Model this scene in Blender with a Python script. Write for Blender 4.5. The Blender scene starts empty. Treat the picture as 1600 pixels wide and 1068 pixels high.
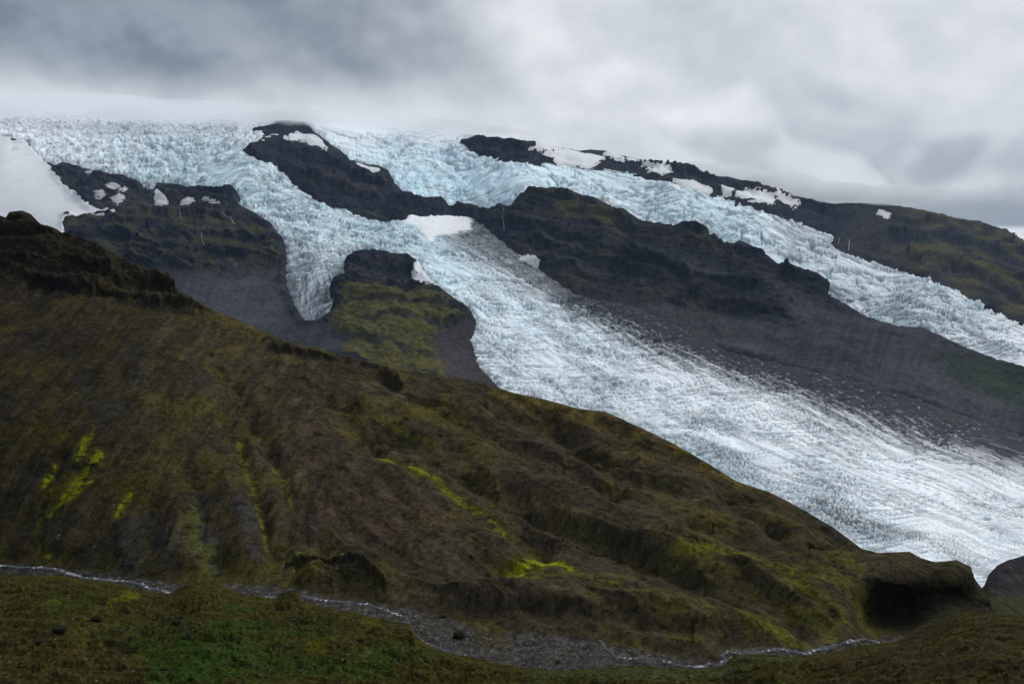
import bpy, math, numpy as np
from mathutils import Vector
from mathutils.bvhtree import BVHTree

S = bpy.context.scene
COL = S.collection
np.seterr(all='ignore')

# ------------------------------------------------------------------ camera
FPX = 1331.0                       # focal length in photograph pixels (1600 wide)
PITCH = math.radians(7.36)
cam = bpy.data.cameras.new('camera')
cam.lens = 36.0 * FPX / 1600.0
cam.sensor_width = 36.0
cam.clip_start = 1.0
cam.clip_end = 60000.0
cam_o = bpy.data.objects.new('camera', cam)
COL.objects.link(cam_o)
cam_o.location = (0, 0, 0)
cam_o.rotation_euler = (math.pi / 2 - PITCH, 0, 0)
S.camera = cam_o

# ------------------------------------------------------------------ light and exposure
SUN_EL, SUN_AZ = math.radians(39), math.radians(64)     # azimuth from +Y towards +X
S.view_settings.view_transform = 'Standard'
S.view_settings.look = 'None'
S.view_settings.exposure = 0.0
S.view_settings.gamma = 1.0
sun = bpy.data.lights.new('sun', 'SUN')
sun.energy = 1.8
sun.angle = math.radians(20)
sun.color = (1.0, 0.985, 0.96)
sun_o = bpy.data.objects.new('sun', sun)
COL.objects.link(sun_o)
sd_ = Vector((math.cos(SUN_EL) * math.sin(SUN_AZ), math.cos(SUN_EL) * math.cos(SUN_AZ), math.sin(SUN_EL)))
sun_o.rotation_euler = sd_.to_track_quat('Z', 'Y').to_euler()

W = bpy.data.worlds.new('World')
S.world = W
W.use_nodes = True


class N:
    """tiny node-writing helper"""
    def __init__(s, tree):
        s.t = tree
        tree.nodes.clear()

    def add(s, kind, **kw):
        n = s.t.nodes.new(kind)
        for k, v in kw.items():
            setattr(n, k, v)
        return n

    def link(s, a, b):
        s.t.links.new(a, b)

    def put(s, sock, v):
        if hasattr(v, 'links') or hasattr(v, 'is_linked'):
            s.link(v, sock)
        else:
            sock.default_value = v

    def math(s, op, a, b=0.0, c=0.0, clamp=False):
        n = s.add('ShaderNodeMath', operation=op, use_clamp=clamp)
        for i, v in enumerate((a, b, c)):
            s.put(n.inputs[i], v)
        return n.outputs[0]

    def vmath(s, op, a, b=(0, 0, 0)):
        n = s.add('ShaderNodeVectorMath', operation=op)
        s.put(n.inputs[0], a)
        s.put(n.inputs[1], b)
        return n.outputs[0]

    def ss(s, x, lo, hi):
        n = s.add('ShaderNodeMapRange', interpolation_type='SMOOTHSTEP')
        s.put(n.inputs['Value'], x)
        n.inputs['From Min'].default_value = lo
        n.inputs['From Max'].default_value = hi
        if lo > hi:
            n.inputs['From Min'].default_value = hi
            n.inputs['From Max'].default_value = lo
            n.inputs['To Min'].default_value = 1.0
            n.inputs['To Max'].default_value = 0.0
        return n.outputs[0]

    def noise(s, vec, scale, detail=6.0, rough=0.55, dist=0.0):
        n = s.add('ShaderNodeTexNoise')
        s.put(n.inputs['Vector'], vec)
        n.inputs['Scale'].default_value = scale
        n.inputs['Detail'].default_value = detail
        n.inputs['Roughness'].default_value = rough
        n.inputs['Distortion'].default_value = dist
        return n.outputs['Fac']

    def mix(s, f, a, b, mode='MIX'):
        n = s.add('ShaderNodeMix', data_type='RGBA', blend_type=mode)
        s.put(n.inputs[0], f)
        s.put(n.inputs[6], a)
        s.put(n.inputs[7], b)
        return n.outputs[2]


def rgb(r, g, b):
    return (r, g, b, 1.0)


def make_world():
    n = N(W.node_tree)
    out = n.add('ShaderNodeOutputWorld')
    sky = n.add('ShaderNodeTexSky', sky_type='NISHITA')
    sky.sun_disc = False
    sky.sun_elevation = SUN_EL
    sky.sun_rotation = SUN_AZ
    bg_sky = n.add('ShaderNodeBackground')
    n.link(sky.outputs[0], bg_sky.inputs[0])
    bg_sky.inputs[1].default_value = 0.07
    tc = n.add('ShaderNodeTexCoord')
    d = tc.outputs['Generated']
    sep = n.add('ShaderNodeSeparateXYZ')
    n.link(d, sep.inputs[0])
    x, y, z = sep.outputs
    az = n.math('ARCTAN2', x, y)
    el = n.math('ARCSINE', z)
    zc = n.math('ADD', n.math('MAXIMUM', z, -0.02), 0.16)
    pv = n.add('ShaderNodeCombineXYZ')
    n.link(n.math('DIVIDE', x, zc), pv.inputs[0])
    n.link(n.math('DIVIDE', y, zc), pv.inputs[1])
    pv.inputs[2].default_value = 3.7
    P = pv.outputs[0]
    ae = n.add('ShaderNodeCombineXYZ')
    n.link(az, ae.inputs[0])
    n.link(n.math('MULTIPLY', el, 1.3), ae.inputs[1])
    A = ae.outputs[0]
    big = n.noise(P, 0.55, 3, 0.5, 0.0)
    wv = n.noise(A, 3.0, 3, 0.5, 0.0)
    mid = n.noise(A, 4.6, 6, 0.53, 0.2)
    fine = n.noise(A, 11.0, 4, 0.52, 0.15)
    shift = n.vmath('ADD', A, (0.012, 0.020, 0.0))
    relief = n.math('ADD', 0.5, n.math('MULTIPLY', n.math('SUBTRACT', n.noise(A, 6.5, 4, 0.50, 0.1), n.noise(shift, 6.5, 4, 0.50, 0.1)), 3.6), clamp=True)
    elw = n.math('ADD', el, n.math('MULTIPLY', n.math('SUBTRACT', mid, 0.5), 0.11))
    azw = n.math('ADD', az, n.math('MULTIPLY', n.math('SUBTRACT', wv, 0.5), 0.75))
    def puff(v):          # billowing cloud tops: creased noise
        return n.math('ABSOLUTE', n.math('SUBTRACT', n.noise(v, 4.5, 2.5, 0.45, 0.25), 0.5))
    relief2 = n.math('ADD', 0.5, n.math('MULTIPLY', n.math('SUBTRACT', puff(A), puff(n.vmath('ADD', A, (-0.008, 0.022, 0.0)))), 6.5), clamp=True)
    # a dark deck overhead and to the left, its ragged underside over the ice cap
    deck = n.math('MULTIPLY', n.ss(elw, 0.120, 0.185), n.ss(azw, 0.10, -0.30))
    over = n.ss(el, 0.34, 0.75)  # unseen upper sky, brightened below to throw more light on the ice
    # lit cloud
    lit = n.mix(n.ss(mid, 0.36, 0.62), rgb(0.53, 0.575, 0.635), rgb(0.92, 0.94, 0.97))
    lit = n.mix(0.42, lit, n.mix(relief, rgb(0.48, 0.52, 0.575), rgb(1.0, 1.0, 1.02)))
    lit = n.mix(0.22, lit, n.mix(relief2, rgb(0.50, 0.54, 0.60), rgb(1.0, 1.0, 1.02)))
    # low grey billows sitting on the right-hand ridge
    low = n.math('MULTIPLY', n.ss(elw, 0.15, 0.05), n.ss(az, -0.02, 0.22))
    billow = n.mix(n.ss(n.math('ADD', n.math('MULTIPLY', relief2, 0.62), n.math('MULTIPLY', fine, 0.38)), 0.28, 0.70), rgb(0.36, 0.40, 0.46), rgb(0.72, 0.75, 0.80))
    lit = n.mix(n.math('MULTIPLY', low, 0.85), lit, billow)
    base = n.math('MULTIPLY', n.ss(elw, 0.050, 0.012), n.ss(az, 0.28, 0.46))
    lit = n.mix(n.math('MULTIPLY', base, 0.85), lit, rgb(0.255, 0.305, 0.375))
    gap = n.math('MULTIPLY', n.ss(el, 0.008, 0.001), n.ss(az, 0.40, 0.5))
    lit = n.mix(gap, lit, rgb(0.75, 0.82, 0.86))
    # bright mist along the rim of the ice cap
    rim = n.math('MULTIPLY', n.ss(elw, 0.165, 0.125), n.ss(az, 0.02, -0.15))
    lit = n.mix(n.math('MULTIPLY', rim, 0.75), lit, rgb(0.78, 0.82, 0.86))
    darkc = n.mix(n.ss(n.math('ADD', n.math('MULTIPLY', mid, 0.6), n.math('MULTIPLY', relief, 0.4)), 0.32, 0.66), rgb(0.165, 0.205, 0.255), rgb(0.29, 0.34, 0.395))
    c = n.mix(n.math('MULTIPLY', deck, 0.95), lit, darkc)
    c = n.mix(n.math('MULTIPLY', over, 0.9), c, n.mix(big, rgb(0.95, 1.02, 1.10), rgb(1.45, 1.52, 1.62)))
    # unseen sky behind the viewer, darkened so the hill slopes stay dim
    back = n.ss(y, 0.15, -0.5)
    c = n.mix(n.math('MULTIPLY', back, 0.85), c, rgb(0.20, 0.22, 0.25))
    bg = n.add('ShaderNodeBackground')
    n.link(c, bg.inputs[0])
    bg.inputs[1].default_value = 1.0
    mixs = n.add('ShaderNodeMixShader')
    mixs.inputs[0].default_value = 0.94
    n.link(bg_sky.outputs[0], mixs.inputs[1])
    n.link(bg.outputs[0], mixs.inputs[2])
    n.link(mixs.outputs[0], out.inputs['Surface'])


make_world()
S.cycles.use_denoising = True
S.cycles.denoising_prefilter = 'ACCURATE'
S.cycles.use_adaptive_sampling = False
S.cycles.max_bounces = 6
S.cycles.diffuse_bounces = 3
S.cycles.volume_bounces = 2

# ------------------------------------------------------------------ numeric helpers
CP, SP = math.cos(PITCH), math.sin(PITCH)


def ray(px, py):
    """direction (x/y, z/y) of the sight line through a photograph pixel"""
    cx = (px - 800.0) / FPX
    cy = (534.0 - py) / FPX
    Y = CP + cy * SP
    return cx / Y, (-SP + cy * CP) / Y


def place(px, py, D):
    a, b = ray(px, py)
    return np.stack([D * a, D * np.ones_like(a), D * b], -1)


def Dz(px, py, z):
    """distance at which the sight line meets height z"""
    return z / ray(np.float64(px), np.float64(py))[1]


def sstep(x, a, b):
    t = np.clip((x - a) / (b - a), 0, 1)
    return t * t * (3 - 2 * t)


def _hash(ix, iy, iz, seed):
    n = ix.astype(np.uint32) * np.uint32(374761393) + iy.astype(np.uint32) * np.uint32(668265263) \
        + iz.astype(np.uint32) * np.uint32(2246822519) + np.uint32((seed * 3266489917) & 0xffffffff)
    n = (n ^ (n >> np.uint32(15))) * np.uint32(2246822519)
    n = (n ^ (n >> np.uint32(13))) * np.uint32(3266489917)
    return n ^ (n >> np.uint32(16))


def gn2(x, y, seed=0):
    x = np.asarray(x, np.float64); y = np.asarray(y, np.float64)
    x0 = np.floor(x); y0 = np.floor(y)
    fx = (x - x0).astype(np.float32); fy = (y - y0).astype(np.float32)
    ix = x0.astype(np.int64); iy = y0.astype(np.int64)
    u = fx * fx * fx * (fx * (fx * 6 - 15) + 10)
    v = fy * fy * fy * (fy * (fy * 6 - 15) + 10)
    z = np.zeros(1, np.int64)

    def g(dx, dy):
        h = _hash(ix + dx, iy + dy, z, seed)
        a = (h & np.uint32(1023)).astype(np.float32) * (2 * math.pi / 1024)
        return np.cos(a) * (fx - dx) + np.sin(a) * (fy - dy)
    a = g(0, 0); b = g(1, 0); c = g(0, 1); d = g(1, 1)
    a = a + (b - a) * u
    c = c + (d - c) * u
    return (a + (c - a) * v) * 1.4


def gn3(p, seed=0):
    x0 = np.floor(p)
    f = (p - x0).astype(np.float32)
    i = x0.astype(np.int64)
    w = f * f * f * (f * (f * 6 - 15) + 10)

    def g(dx, dy, dz):
        h = _hash(i[..., 0] + dx, i[..., 1] + dy, i[..., 2] + dz, seed)
        gx = (h & np.uint32(255)).astype(np.float32) / 127.5 - 1
        gy = ((h >> np.uint32(8)) & np.uint32(255)).astype(np.float32) / 127.5 - 1
        gz = ((h >> np.uint32(16)) & np.uint32(255)).astype(np.float32) / 127.5 - 1
        return gx * (f[..., 0] - dx) + gy * (f[..., 1] - dy) + gz * (f[..., 2] - dz)

    def lx(dy, dz):
        a = g(0, dy, dz); b = g(1, dy, dz)
        return a + (b - a) * w[..., 0]

    def ly(dz):
        a = lx(0, dz); b = lx(1, dz)
        return a + (b - a) * w[..., 1]
    a = ly(0); b = ly(1)
    return (a + (b - a) * w[..., 2]) * 1.1


def fbm2(x, y, o=4, seed=0, gain=0.5):
    r = 0; a = 1.0; t = 0
    for k in range(o):
        r = r + a * gn2(x, y, seed + k)
        t += a; a *= gain; x = x * 2.03 + 11.3; y = y * 2.03 - 7.1
    return r / t * 1.5


def rid2(x, y, o=4, seed=0, gain=0.5):
    r = 0; a = 1.0; t = 0
    for k in range(o):
        r = r + a * (1 - np.abs(gn2(x, y, seed + k)) * 2)
        t += a; a *= gain; x = x * 2.03 + 11.3; y = y * 2.03 - 7.1
    return r / t


def fbm3(p, o=4, seed=0, gain=0.5):
    r = 0; a = 1.0; t = 0
    for k in range(o):
        r = r + a * gn3(p, seed + k)
        t += a; a *= gain; p = p * 2.03 + 5.7
    return r / t * 1.5


def rid3(p, o=4, seed=0, gain=0.5):
    r = 0; a = 1.0; t = 0
    for k in range(o):
        r = r + a * (1 - np.abs(gn3(p, seed + k)) * 2)
        t += a; a *= gain; p = p * 2.03 + 5.7
    return r / t


def voro(x, y, seed=0):
    """F1, F2, cell random value, offset to the cell point"""
    ix = np.floor(x).astype(np.int64); iy = np.floor(y).astype(np.int64)
    f1 = np.full(x.shape, 9.0); f2 = np.full(x.shape, 9.0)
    cid = np.zeros(x.shape); ox = np.zeros(x.shape); oy = np.zeros(x.shape)
    z = np.zeros(1, np.int64)
    for dx in (-1, 0, 1):
        for dy in (-1, 0, 1):
            h = _hash(ix + dx, iy + dy, z, seed)
            jx = ix + dx + (h & np.uint32(1023)).astype(np.float64) / 1024
            jy = iy + dy + ((h >> np.uint32(10)) & np.uint32(1023)).astype(np.float64) / 1024
            r = np.hypot(x - jx, y - jy)
            m = r < f1
            f2 = np.where(m, f1, np.minimum(f2, r))
            cid = np.where(m, ((h >> np.uint32(20)) & np.uint32(1023)).astype(np.float64) / 1023, cid)
            ox = np.where(m, x - jx, ox); oy = np.where(m, y - jy, oy)
            f1 = np.where(m, r, f1)
    return f1, f2, cid, ox, oy


# coarse fields over the area the sheets cover, sampled bilinearly
GX0, GY0, GST = -240.0, 90.0, 3.0
GNX, GNY = 700, 400
_gx, _gy = np.meshgrid(GX0 + GST * np.arange(GNX), GY0 + GST * np.arange(GNY))


class Field:
    def __init__(s, a):
        s.a = a

    def __call__(s, px, py):
        u = np.clip((px - GX0) / GST, 0, GNX - 1.001)
        v = np.clip((py - GY0) / GST, 0, GNY - 1.001)
        i = u.astype(int); j = v.astype(int)
        fu = u - i; fv = v - j
        a = s.a
        return (a[j, i] * (1 - fu) + a[j, i + 1] * fu) * (1 - fv) + (a[j + 1, i] * (1 - fu) + a[j + 1, i + 1] * fu) * fv


def rbf(pts, c=25.0, logv=True):
    P = np.array(pts, float)
    x = P[:, :2] / 100.0
    v = np.log(P[:, 2]) if logv else P[:, 2]
    c = c / 100.0
    n = len(P)
    r = np.sqrt(((x[:, None] - x[None]) ** 2).sum(-1) + c * c)
    A = np.zeros((n + 3, n + 3))
    A[:n, :n] = r - 1e-3 * np.eye(n)
    A[:n, n] = 1; A[n, :n] = 1
    A[:n, n + 1:] = x; A[n + 1:, :n] = x.T
    w = np.linalg.solve(A, np.concatenate([v, np.zeros(3)]))
    gx = _gx / 100.0; gy = _gy / 100.0
    o = w[n] + w[n + 1] * gx + w[n + 2] * gy
    for k in range(n):
        o = o + w[k] * np.sqrt((gx - x[k, 0]) ** 2 + (gy - x[k, 1]) ** 2 + c * c)
    return Field(np.exp(o) if logv else o)


def idw(pts, power=3.0):
    """smooth weighted blend of several values at scattered points"""
    P = np.array(pts, float)
    acc = 0; tw = 0
    for row in P:
        d2 = (_gx - row[0]) ** 2 + ((_gy - row[1]) * 1.3) ** 2
        w = np.exp(-d2 / (2 * 62.0 ** 2)) + 1e-7 / (1 + d2 / 1e4)
        tw = tw + w
        acc = acc + w[..., None] * row[2:]
    acc = acc / tw[..., None]
    return [Field(acc[..., k]) for k in range(P.shape[1] - 2)]


def poly_sd(poly):
    """signed distance in pixels, positive inside"""
    P = np.array(poly, float)
    Q = np.roll(P, -1, 0)
    d2 = np.full(_gx.shape, 1e12)
    ins = np.zeros(_gx.shape, bool)
    for (ax, ay), (bx, by) in zip(P, Q):
        ex, ey = bx - ax, by - ay
        L = ex * ex + ey * ey
        if L == 0:
            continue
        t = np.clip(((_gx - ax) * ex + (_gy - ay) * ey) / L, 0, 1)
        d2 = np.minimum(d2, (_gx - ax - t * ex) ** 2 + (_gy - ay - t * ey) ** 2)
        c = ((ay > _gy) != (by > _gy))
        if ey != 0:
            ins ^= c & (_gx < ex * (_gy - ay) / ey + ax)
    d = np.sqrt(d2)
    return Field(np.where(ins, d, -d))


def line_d(line):
    """distance in pixels to a polyline, and signed side (positive = above / right of it)"""
    P = np.array(line, float)
    d2 = np.full(_gx.shape, 1e12)
    side = np.zeros(_gx.shape)
    for (ax, ay), (bx, by) in zip(P[:-1], P[1:]):
        ex, ey = bx - ax, by - ay
        t = np.clip(((_gx - ax) * ex + (_gy - ay) * ey) / (ex * ex + ey * ey), 0, 1)
        q = (_gx - ax - t * ex) ** 2 + (_gy - ay - t * ey) ** 2
        m = q < d2
        d2 = np.where(m, q, d2)
    side = np.where(np.interp(_gx, P[:, 0], P[:, 1]) > _gy, 1.0, -1.0)      # lines run left to right
    past = np.maximum(0, P[:, 0].min() - _gx) + np.maximum(0, _gx - P[:, 0].max())
    return Field(np.sqrt(d2)), Field((np.sqrt(d2) + 5 * past) * side)


def curve(pts):
    P = np.array(pts, float)
    return lambda x: np.interp(x, P[:, 0], P[:, 1])


def build(name, co, quads, colors=None, mat=None, parent=None, smooth=True):
    """one mesh object out of arrays"""
    used = np.zeros(len(co), bool)
    used[quads.ravel()] = True
    idx = np.cumsum(used) - 1
    co = co[used]
    quads = idx[quads]
    k = quads.shape[1]
    me = bpy.data.meshes.new(name)
    me.vertices.add(len(co))
    me.vertices.foreach_set('co', co.astype(np.float32).ravel())
    me.loops.add(quads.size)
    me.loops.foreach_set('vertex_index', quads.astype(np.int32).ravel())
    me.polygons.add(len(quads))
    me.polygons.foreach_set('loop_start', (np.arange(len(quads)) * k).astype(np.int32))
    me.polygons.foreach_set('loop_total', np.full(len(quads), k, np.int32))
    me.polygons.foreach_set('use_smooth', np.full(len(quads), smooth, bool))
    me.update(calc_edges=True)
    me.validate()
    if colors is not None:
        a = me.color_attributes.new('Col', 'FLOAT_COLOR', 'POINT')
        c = np.ones((len(co), 4), np.float32)
        c[:, :3] = np.clip(colors[used], 0, 1)
        a.data.foreach_set('color', c.ravel())
    o = bpy.data.objects.new(name, me)
    COL.objects.link(o)
    if mat:
        me.materials.append(mat)
    if parent:
        o.parent = parent
    return o


def grid_quads(nr, nc, keep=None):
    i = np.arange(nr * nc).reshape(nr, nc)
    q = np.stack([i[:-1, :-1], i[:-1, 1:], i[1:, 1:], i[1:, :-1]], -1).reshape(-1, 4)
    if keep is not None:
        k = keep.reshape(nr, nc)
        kk = (k[:-1, :-1] & k[:-1, 1:] & k[1:, 1:] & k[1:, :-1]).ravel()
        q = q[kk]
    return q


def grid_normals(P):
    du = np.gradient(P, axis=1)
    dv = np.gradient(P, axis=0)
    n = np.cross(du, dv)
    n /= np.linalg.norm(n, axis=-1, keepdims=True) + 1e-9
    return n


def blur(a, n=1):
    for _ in range(n):
        b = a.copy()
        b[1:-1] = (a[:-2] + 2 * a[1:-1] + a[2:]) / 4
        a = b.copy()
        a[:, 1:-1] = (b[:, :-2] + 2 * b[:, 1:-1] + b[:, 2:]) / 4
    return a


def lay(col, w, c):
    """lay a ground cover colour over the earlier ones"""
    w = np.clip(w, 0, 1)[..., None]
    return col * (1 - w) + np.array(c) * w


def tag(o, label=None, cat=None, group=None, kind=None):
    for k, v in (('label', label), ('category', cat), ('group', group), ('kind', kind)):
        if v:
            o[k] = v
    return o


# ------------------------------------------------------------------ materials
def terrain_mat(name, scale, bump, var=0.5, rough=0.95, dist=1.0, spec=0.02):
    m = bpy.data.materials.new(name)
    m.use_nodes = True
    n = N(m.node_tree)
    out = n.add('ShaderNodeOutputMaterial')
    b = n.add('ShaderNodeBsdfPrincipled')
    at = n.add('ShaderNodeAttribute', attribute_name='Col')
    tc = n.add('ShaderNodeTexCoord')
    p = tc.outputs['Object']
    f1 = n.noise(p, scale, 6, 0.65, 0.2)
    f2 = n.noise(p, scale * 0.13, 5, 0.6, 0.4)
    f = n.math('ADD', n.math('MULTIPLY', f1, 0.65), n.math('MULTIPLY', f2, 0.35))
    g = n.add('ShaderNodeMapRange')
    n.link(f, g.inputs[0])
    g.inputs[1].default_value = 0.3; g.inputs[2].default_value = 0.7
    g.inputs[3].default_value = 1 - var; g.inputs[4].default_value = 1 + var
    c = n.vmath('SCALE', at.outputs['Color'])
    c.node.inputs['Scale'].default_value = 1.0
    n.link(g.outputs[0], c.node.inputs['Scale'])
    n.link(c, b.inputs['Base Color'])
    b.inputs['Roughness'].default_value = rough
    b.inputs['Specular IOR Level'].default_value = spec
    bp = n.add('ShaderNodeBump')
    bp.inputs['Strength'].default_value = bump
    bp.inputs['Distance'].default_value = dist
    n.link(f1, bp.inputs['Height'])
    n.link(bp.outputs[0], b.inputs['Normal'])
    n.link(b.outputs[0], out.inputs[0])
    return m


M_rock = terrain_mat('mountain_rock', 0.06, 0.8, 0.65, dist=6.0)
M_moss = terrain_mat('moss_hill', 0.75, 0.8, 0.75, dist=0.8)
M_turf = terrain_mat('tundra_turf', 1.1, 0.9, 0.8, dist=0.5)
M_ice = terrain_mat('glacier_ice', 0.12, 0.35, 0.10, rough=0.7, dist=3.0, spec=0.06)
M_snow = terrain_mat('old_snow', 0.02, 0.15, 0.07, rough=0.7, dist=3.0, spec=0.2)
M_stone = terrain_mat('boulder_stone', 0.9, 0.6, 0.4, dist=0.4)

# ------------------------------------------------------------------ layout curves (photograph pixels)
SKY = curve([(-240, 170), (0, 172), (120, 176), (240, 181), (330, 184), (400, 188), (430, 190), (520, 195), (620, 202), (700, 209), (770, 215),
             (830, 225), (870, 232), (905, 238), (925, 236), (945, 236), (965, 243), (1000, 250), (1035, 259), (1070, 261), (1092, 270),
             (1105, 277), (1140, 279), (1180, 288), (1210, 298), (1250, 310), (1300, 319), (1380, 320), (1420, 326), (1470, 336), (1510, 345),
             (1530, 347), (1548, 356), (1575, 365), (1600, 377), (1680, 400), (1760, 420)])
CREST = curve([(-240, 290), (-60, 318), (0, 338), (10, 341), (18, 334), (36, 331), (50, 338), (60, 349), (100, 366), (150, 384), (200, 408), (235, 424),
               (268, 438), (280, 462), (300, 470), (325, 483), (380, 505), (450, 534), (540, 560), (620, 578), (700, 590), (760, 599),
               (800, 614), (850, 626), (900, 640), (945, 645), (980, 661), (1040, 690), (1100, 724), (1150, 755), (1200, 772), (1260, 800),
               (1300, 826), (1345, 857), (1370, 865), (1420, 863), (1440, 875), (1462, 881), (1495, 878), (1516, 888), (1520, 905), (1530, 918), (1542, 935),
               (1550, 958), (1580, 990), (1760, 1040)])
EDGE = curve([(-240, 893), (0, 897), (80, 899), (150, 906), (210, 918), (262, 928), (280, 918), (300, 913), (330, 912), (350, 916), (372, 927), (430, 936),
              (440, 926), (462, 922), (474, 938), (490, 945), (560, 958), (610, 970), (640, 976), (648, 992), (668, 1008), (700, 1020),
              (750, 1030), (800, 1041), (870, 1048), (930, 1046), (980, 1041), (1030, 1043), (1090, 1046), (1130, 1041), (1147, 1025), (1165, 1022), (1200, 1022), (1240, 1026),
              (1290, 1022), (1340, 1010), (1400, 1002), (1440, 990), (1470, 968), (1490, 959), (1530, 958), (1600, 961), (1760, 950)])

MAIN = [(-240, 100), (420, 100), (432, 196), (397, 205), (408, 222), (381, 236), (400, 247), (430, 257), (447, 273), (462, 286), (482, 301), (510, 319),
        (560, 336), (600, 346), (622, 344), (640, 335), (700, 335), (735, 335), (760, 352), (790, 380), (830, 410), (900, 458), (1000, 480), (1140, 548), (1346, 594), (1449, 627),
        (1600, 680), (1900, 780), (1900, 1100), (1200, 900), (900, 760), (775, 605), (745, 572), (734, 535), (740, 505), (728, 482), (700, 466), (684, 452), (668, 436),
        (655, 416), (640, 408), (600, 402), (556, 398), (542, 408), (540, 424), (546, 431), (525, 436), (519, 452), (527, 468),
        (519, 490), (498, 503), (476, 505), (464, 490), (454, 470), (446, 450), (443, 430), (446, 402), (440, 376), (420, 350),
        (392, 336), (368, 323), (373, 312), (366, 301), (330, 303), (300, 299), (268, 291), (246, 290), (238, 304), (228, 302),
        (216, 289), (195, 281), (160, 276), (130, 264), (108, 260), (85, 263), (62, 250), (40, 222), (-240, 200)]
RIGHT = [(432, 100), (760, 100), (775, 216), (722, 222), (740, 235), (780, 248), (830, 254), (862, 255), (920, 262), (980, 269),
         (1020, 280), (1060, 287), (1100, 300), (1180, 326), (1250, 347), (1308, 370), (1300, 384), (1320, 396), (1360, 409),
         (1440, 432), (1490, 449), (1530, 472), (1580, 498), (1760, 575), (1900, 640), (1900, 760), (1600, 640), (1500, 600),
         (1400, 560), (1300, 530), (1240, 480), (1150, 440), (1060, 400), (960, 370), (900, 340), (845, 318),
         (815, 304), (800, 326), (780, 320), (765, 332), (745, 328), (720, 326), (700, 326), (690, 315), (660, 313), (632, 306), (615, 290),
         (605, 270), (585, 262), (550, 252), (510, 226), (485, 206)]
# crest of the rock ridge that stands in front of the right-hand glacier; behind it lies the ice
RIDGE = [(790, 322), (812, 305), (830, 297), (880, 301), (930, 312), (962, 328), (1000, 346), (1040, 352), (1062, 354), (1085, 358), (1105, 368), (1120, 378), (1160, 386), (1200, 402), (1216, 418),
         (1270, 431), (1290, 440), (1292, 458), (1310, 470), (1350, 492), (1400, 508), (1445, 513), (1465, 524), (1500, 541), (1560, 565), (1600, 576), (1900, 660)]
BEHIND = RIDGE + [(1900, 60), (780, 60)]

# ------------------------------------------------------------------ distances
pts_left = [  # ice, rock and snow of the left half, shared by both sides of the ridge
    (300, 270, 5500), (100, 245, 5900), (200, 200, 7200), (0, 180, 7800), (-200, 180, 7800), (600, 205, 7400), (430, 195, 7200), (300, 160, 8600), (0, 152, 8800), (-240, 150, 8800),
    (420, 330, 4700), (250, 235, 6200), (400, 240, 5700), (480, 265, 5450), (620, 325, 4900), (560, 330, 4850), (540, 250, 5900), (650, 250, 6100),
    (700, 300, 5500), (630, 300, 5350), (700, 326, 5100), (680, 340, 4800), (620, 215, 7000),
]
pts_front = pts_left + [
    (1540, 900, 1350), (1450, 850, 1480), (1300, 770, 1780), (1600, 860, 1450), (1600, 740, 2000), (1400, 700, 2150), (1200, 690, 2150), (1760, 900, 1300), (1760, 740, 1900),
    (1200, 620, 2550), (1000, 640, 2450), (1000, 560, 2950), (850, 600, 2700), (850, 500, 3350), (740, 560, 2950), (760, 430, 3800), (1350, 860, 1500), (1100, 740, 1950),
    (640, 370, 4350), (560, 380, 4250), (480, 490, 3550), (480, 400, 4000),
    (200, 350, 4200), (100, 345, 4200), (300, 400, 3950), (400, 480, 3600), (200, 420, 3900), (440, 530, 3350), (-200, 420, 3900),
    (200, 300, 4900), (340, 315, 4750), (0, 300, 4900), (100, 325, 4550), (0, 340, 4500), (60, 270, 5400), (-200, 300, 4900), (0, 225, 6000), (-200, 225, 6000),
    (600, 470, 3400), (560, 530, 3050), (650, 425, 3750), (560, 412, 3850), (690, 560, 2850), (620, 575, 2750), (720, 500, 3200), (500, 560, 2900),
    (830, 299, 4900), (940, 340, 4600), (1060, 356, 4250), (1200, 405, 3800), (1290, 445, 3450), (1440, 515, 3100), (1600, 577, 2850), (1760, 620, 2650),
    (800, 380, 4300), (900, 430, 3950), (900, 470, 3600), (1000, 510, 3250), (1000, 440, 3800), (1150, 470, 3450), (1200, 560, 2880), (1300, 530, 3000), (1400, 620, 2500), (1500, 590, 2700), (1600, 690, 2200), (1760, 720, 2050),
]
pts_back = pts_left + [
    (800, 310, 5250), (830, 290, 5400), (950, 330, 5200), (1100, 370, 4850), (1250, 425, 4500), (1290, 450, 4300), (1450, 510, 3850), (1600, 565, 3400), (1760, 620, 3100),
    (1760, 700, 2900), (1500, 620, 3400), (1290, 530, 4000), (1060, 420, 4600), (850, 320, 5250),
    (900, 262, 6000), (1060, 287, 5700), (1200, 332, 5350), (1310, 390, 5000), (1450, 436, 4600), (1600, 505, 4050), (1760, 570, 3700),
    (750, 222, 6700), (780, 247, 6350), (900, 238, 6900), (1060, 262, 6600), (1240, 309, 6700), (1400, 322, 7400), (1500, 344, 7200), (1600, 376, 6700), (1760, 420, 6200),
    (1400, 400, 5500), (1550, 440, 4950), (1600, 480, 4400), (1500, 385, 6000), (1560, 400, 5800), (1700, 500, 4600),
]
D_front = rbf(pts_front)
D_back = rbf(pts_back)
_bx = sstep(_gx, 786, 885)
D_back = Field(np.exp(np.log(D_front.a) * (1 - _bx) + np.log(D_back.a) * _bx))
sd_main = poly_sd(MAIN)
sd_right = poly_sd(RIGHT)
sd_behind = poly_sd(BEHIND)


def region(poly):
    return poly_sd(poly)


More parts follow.
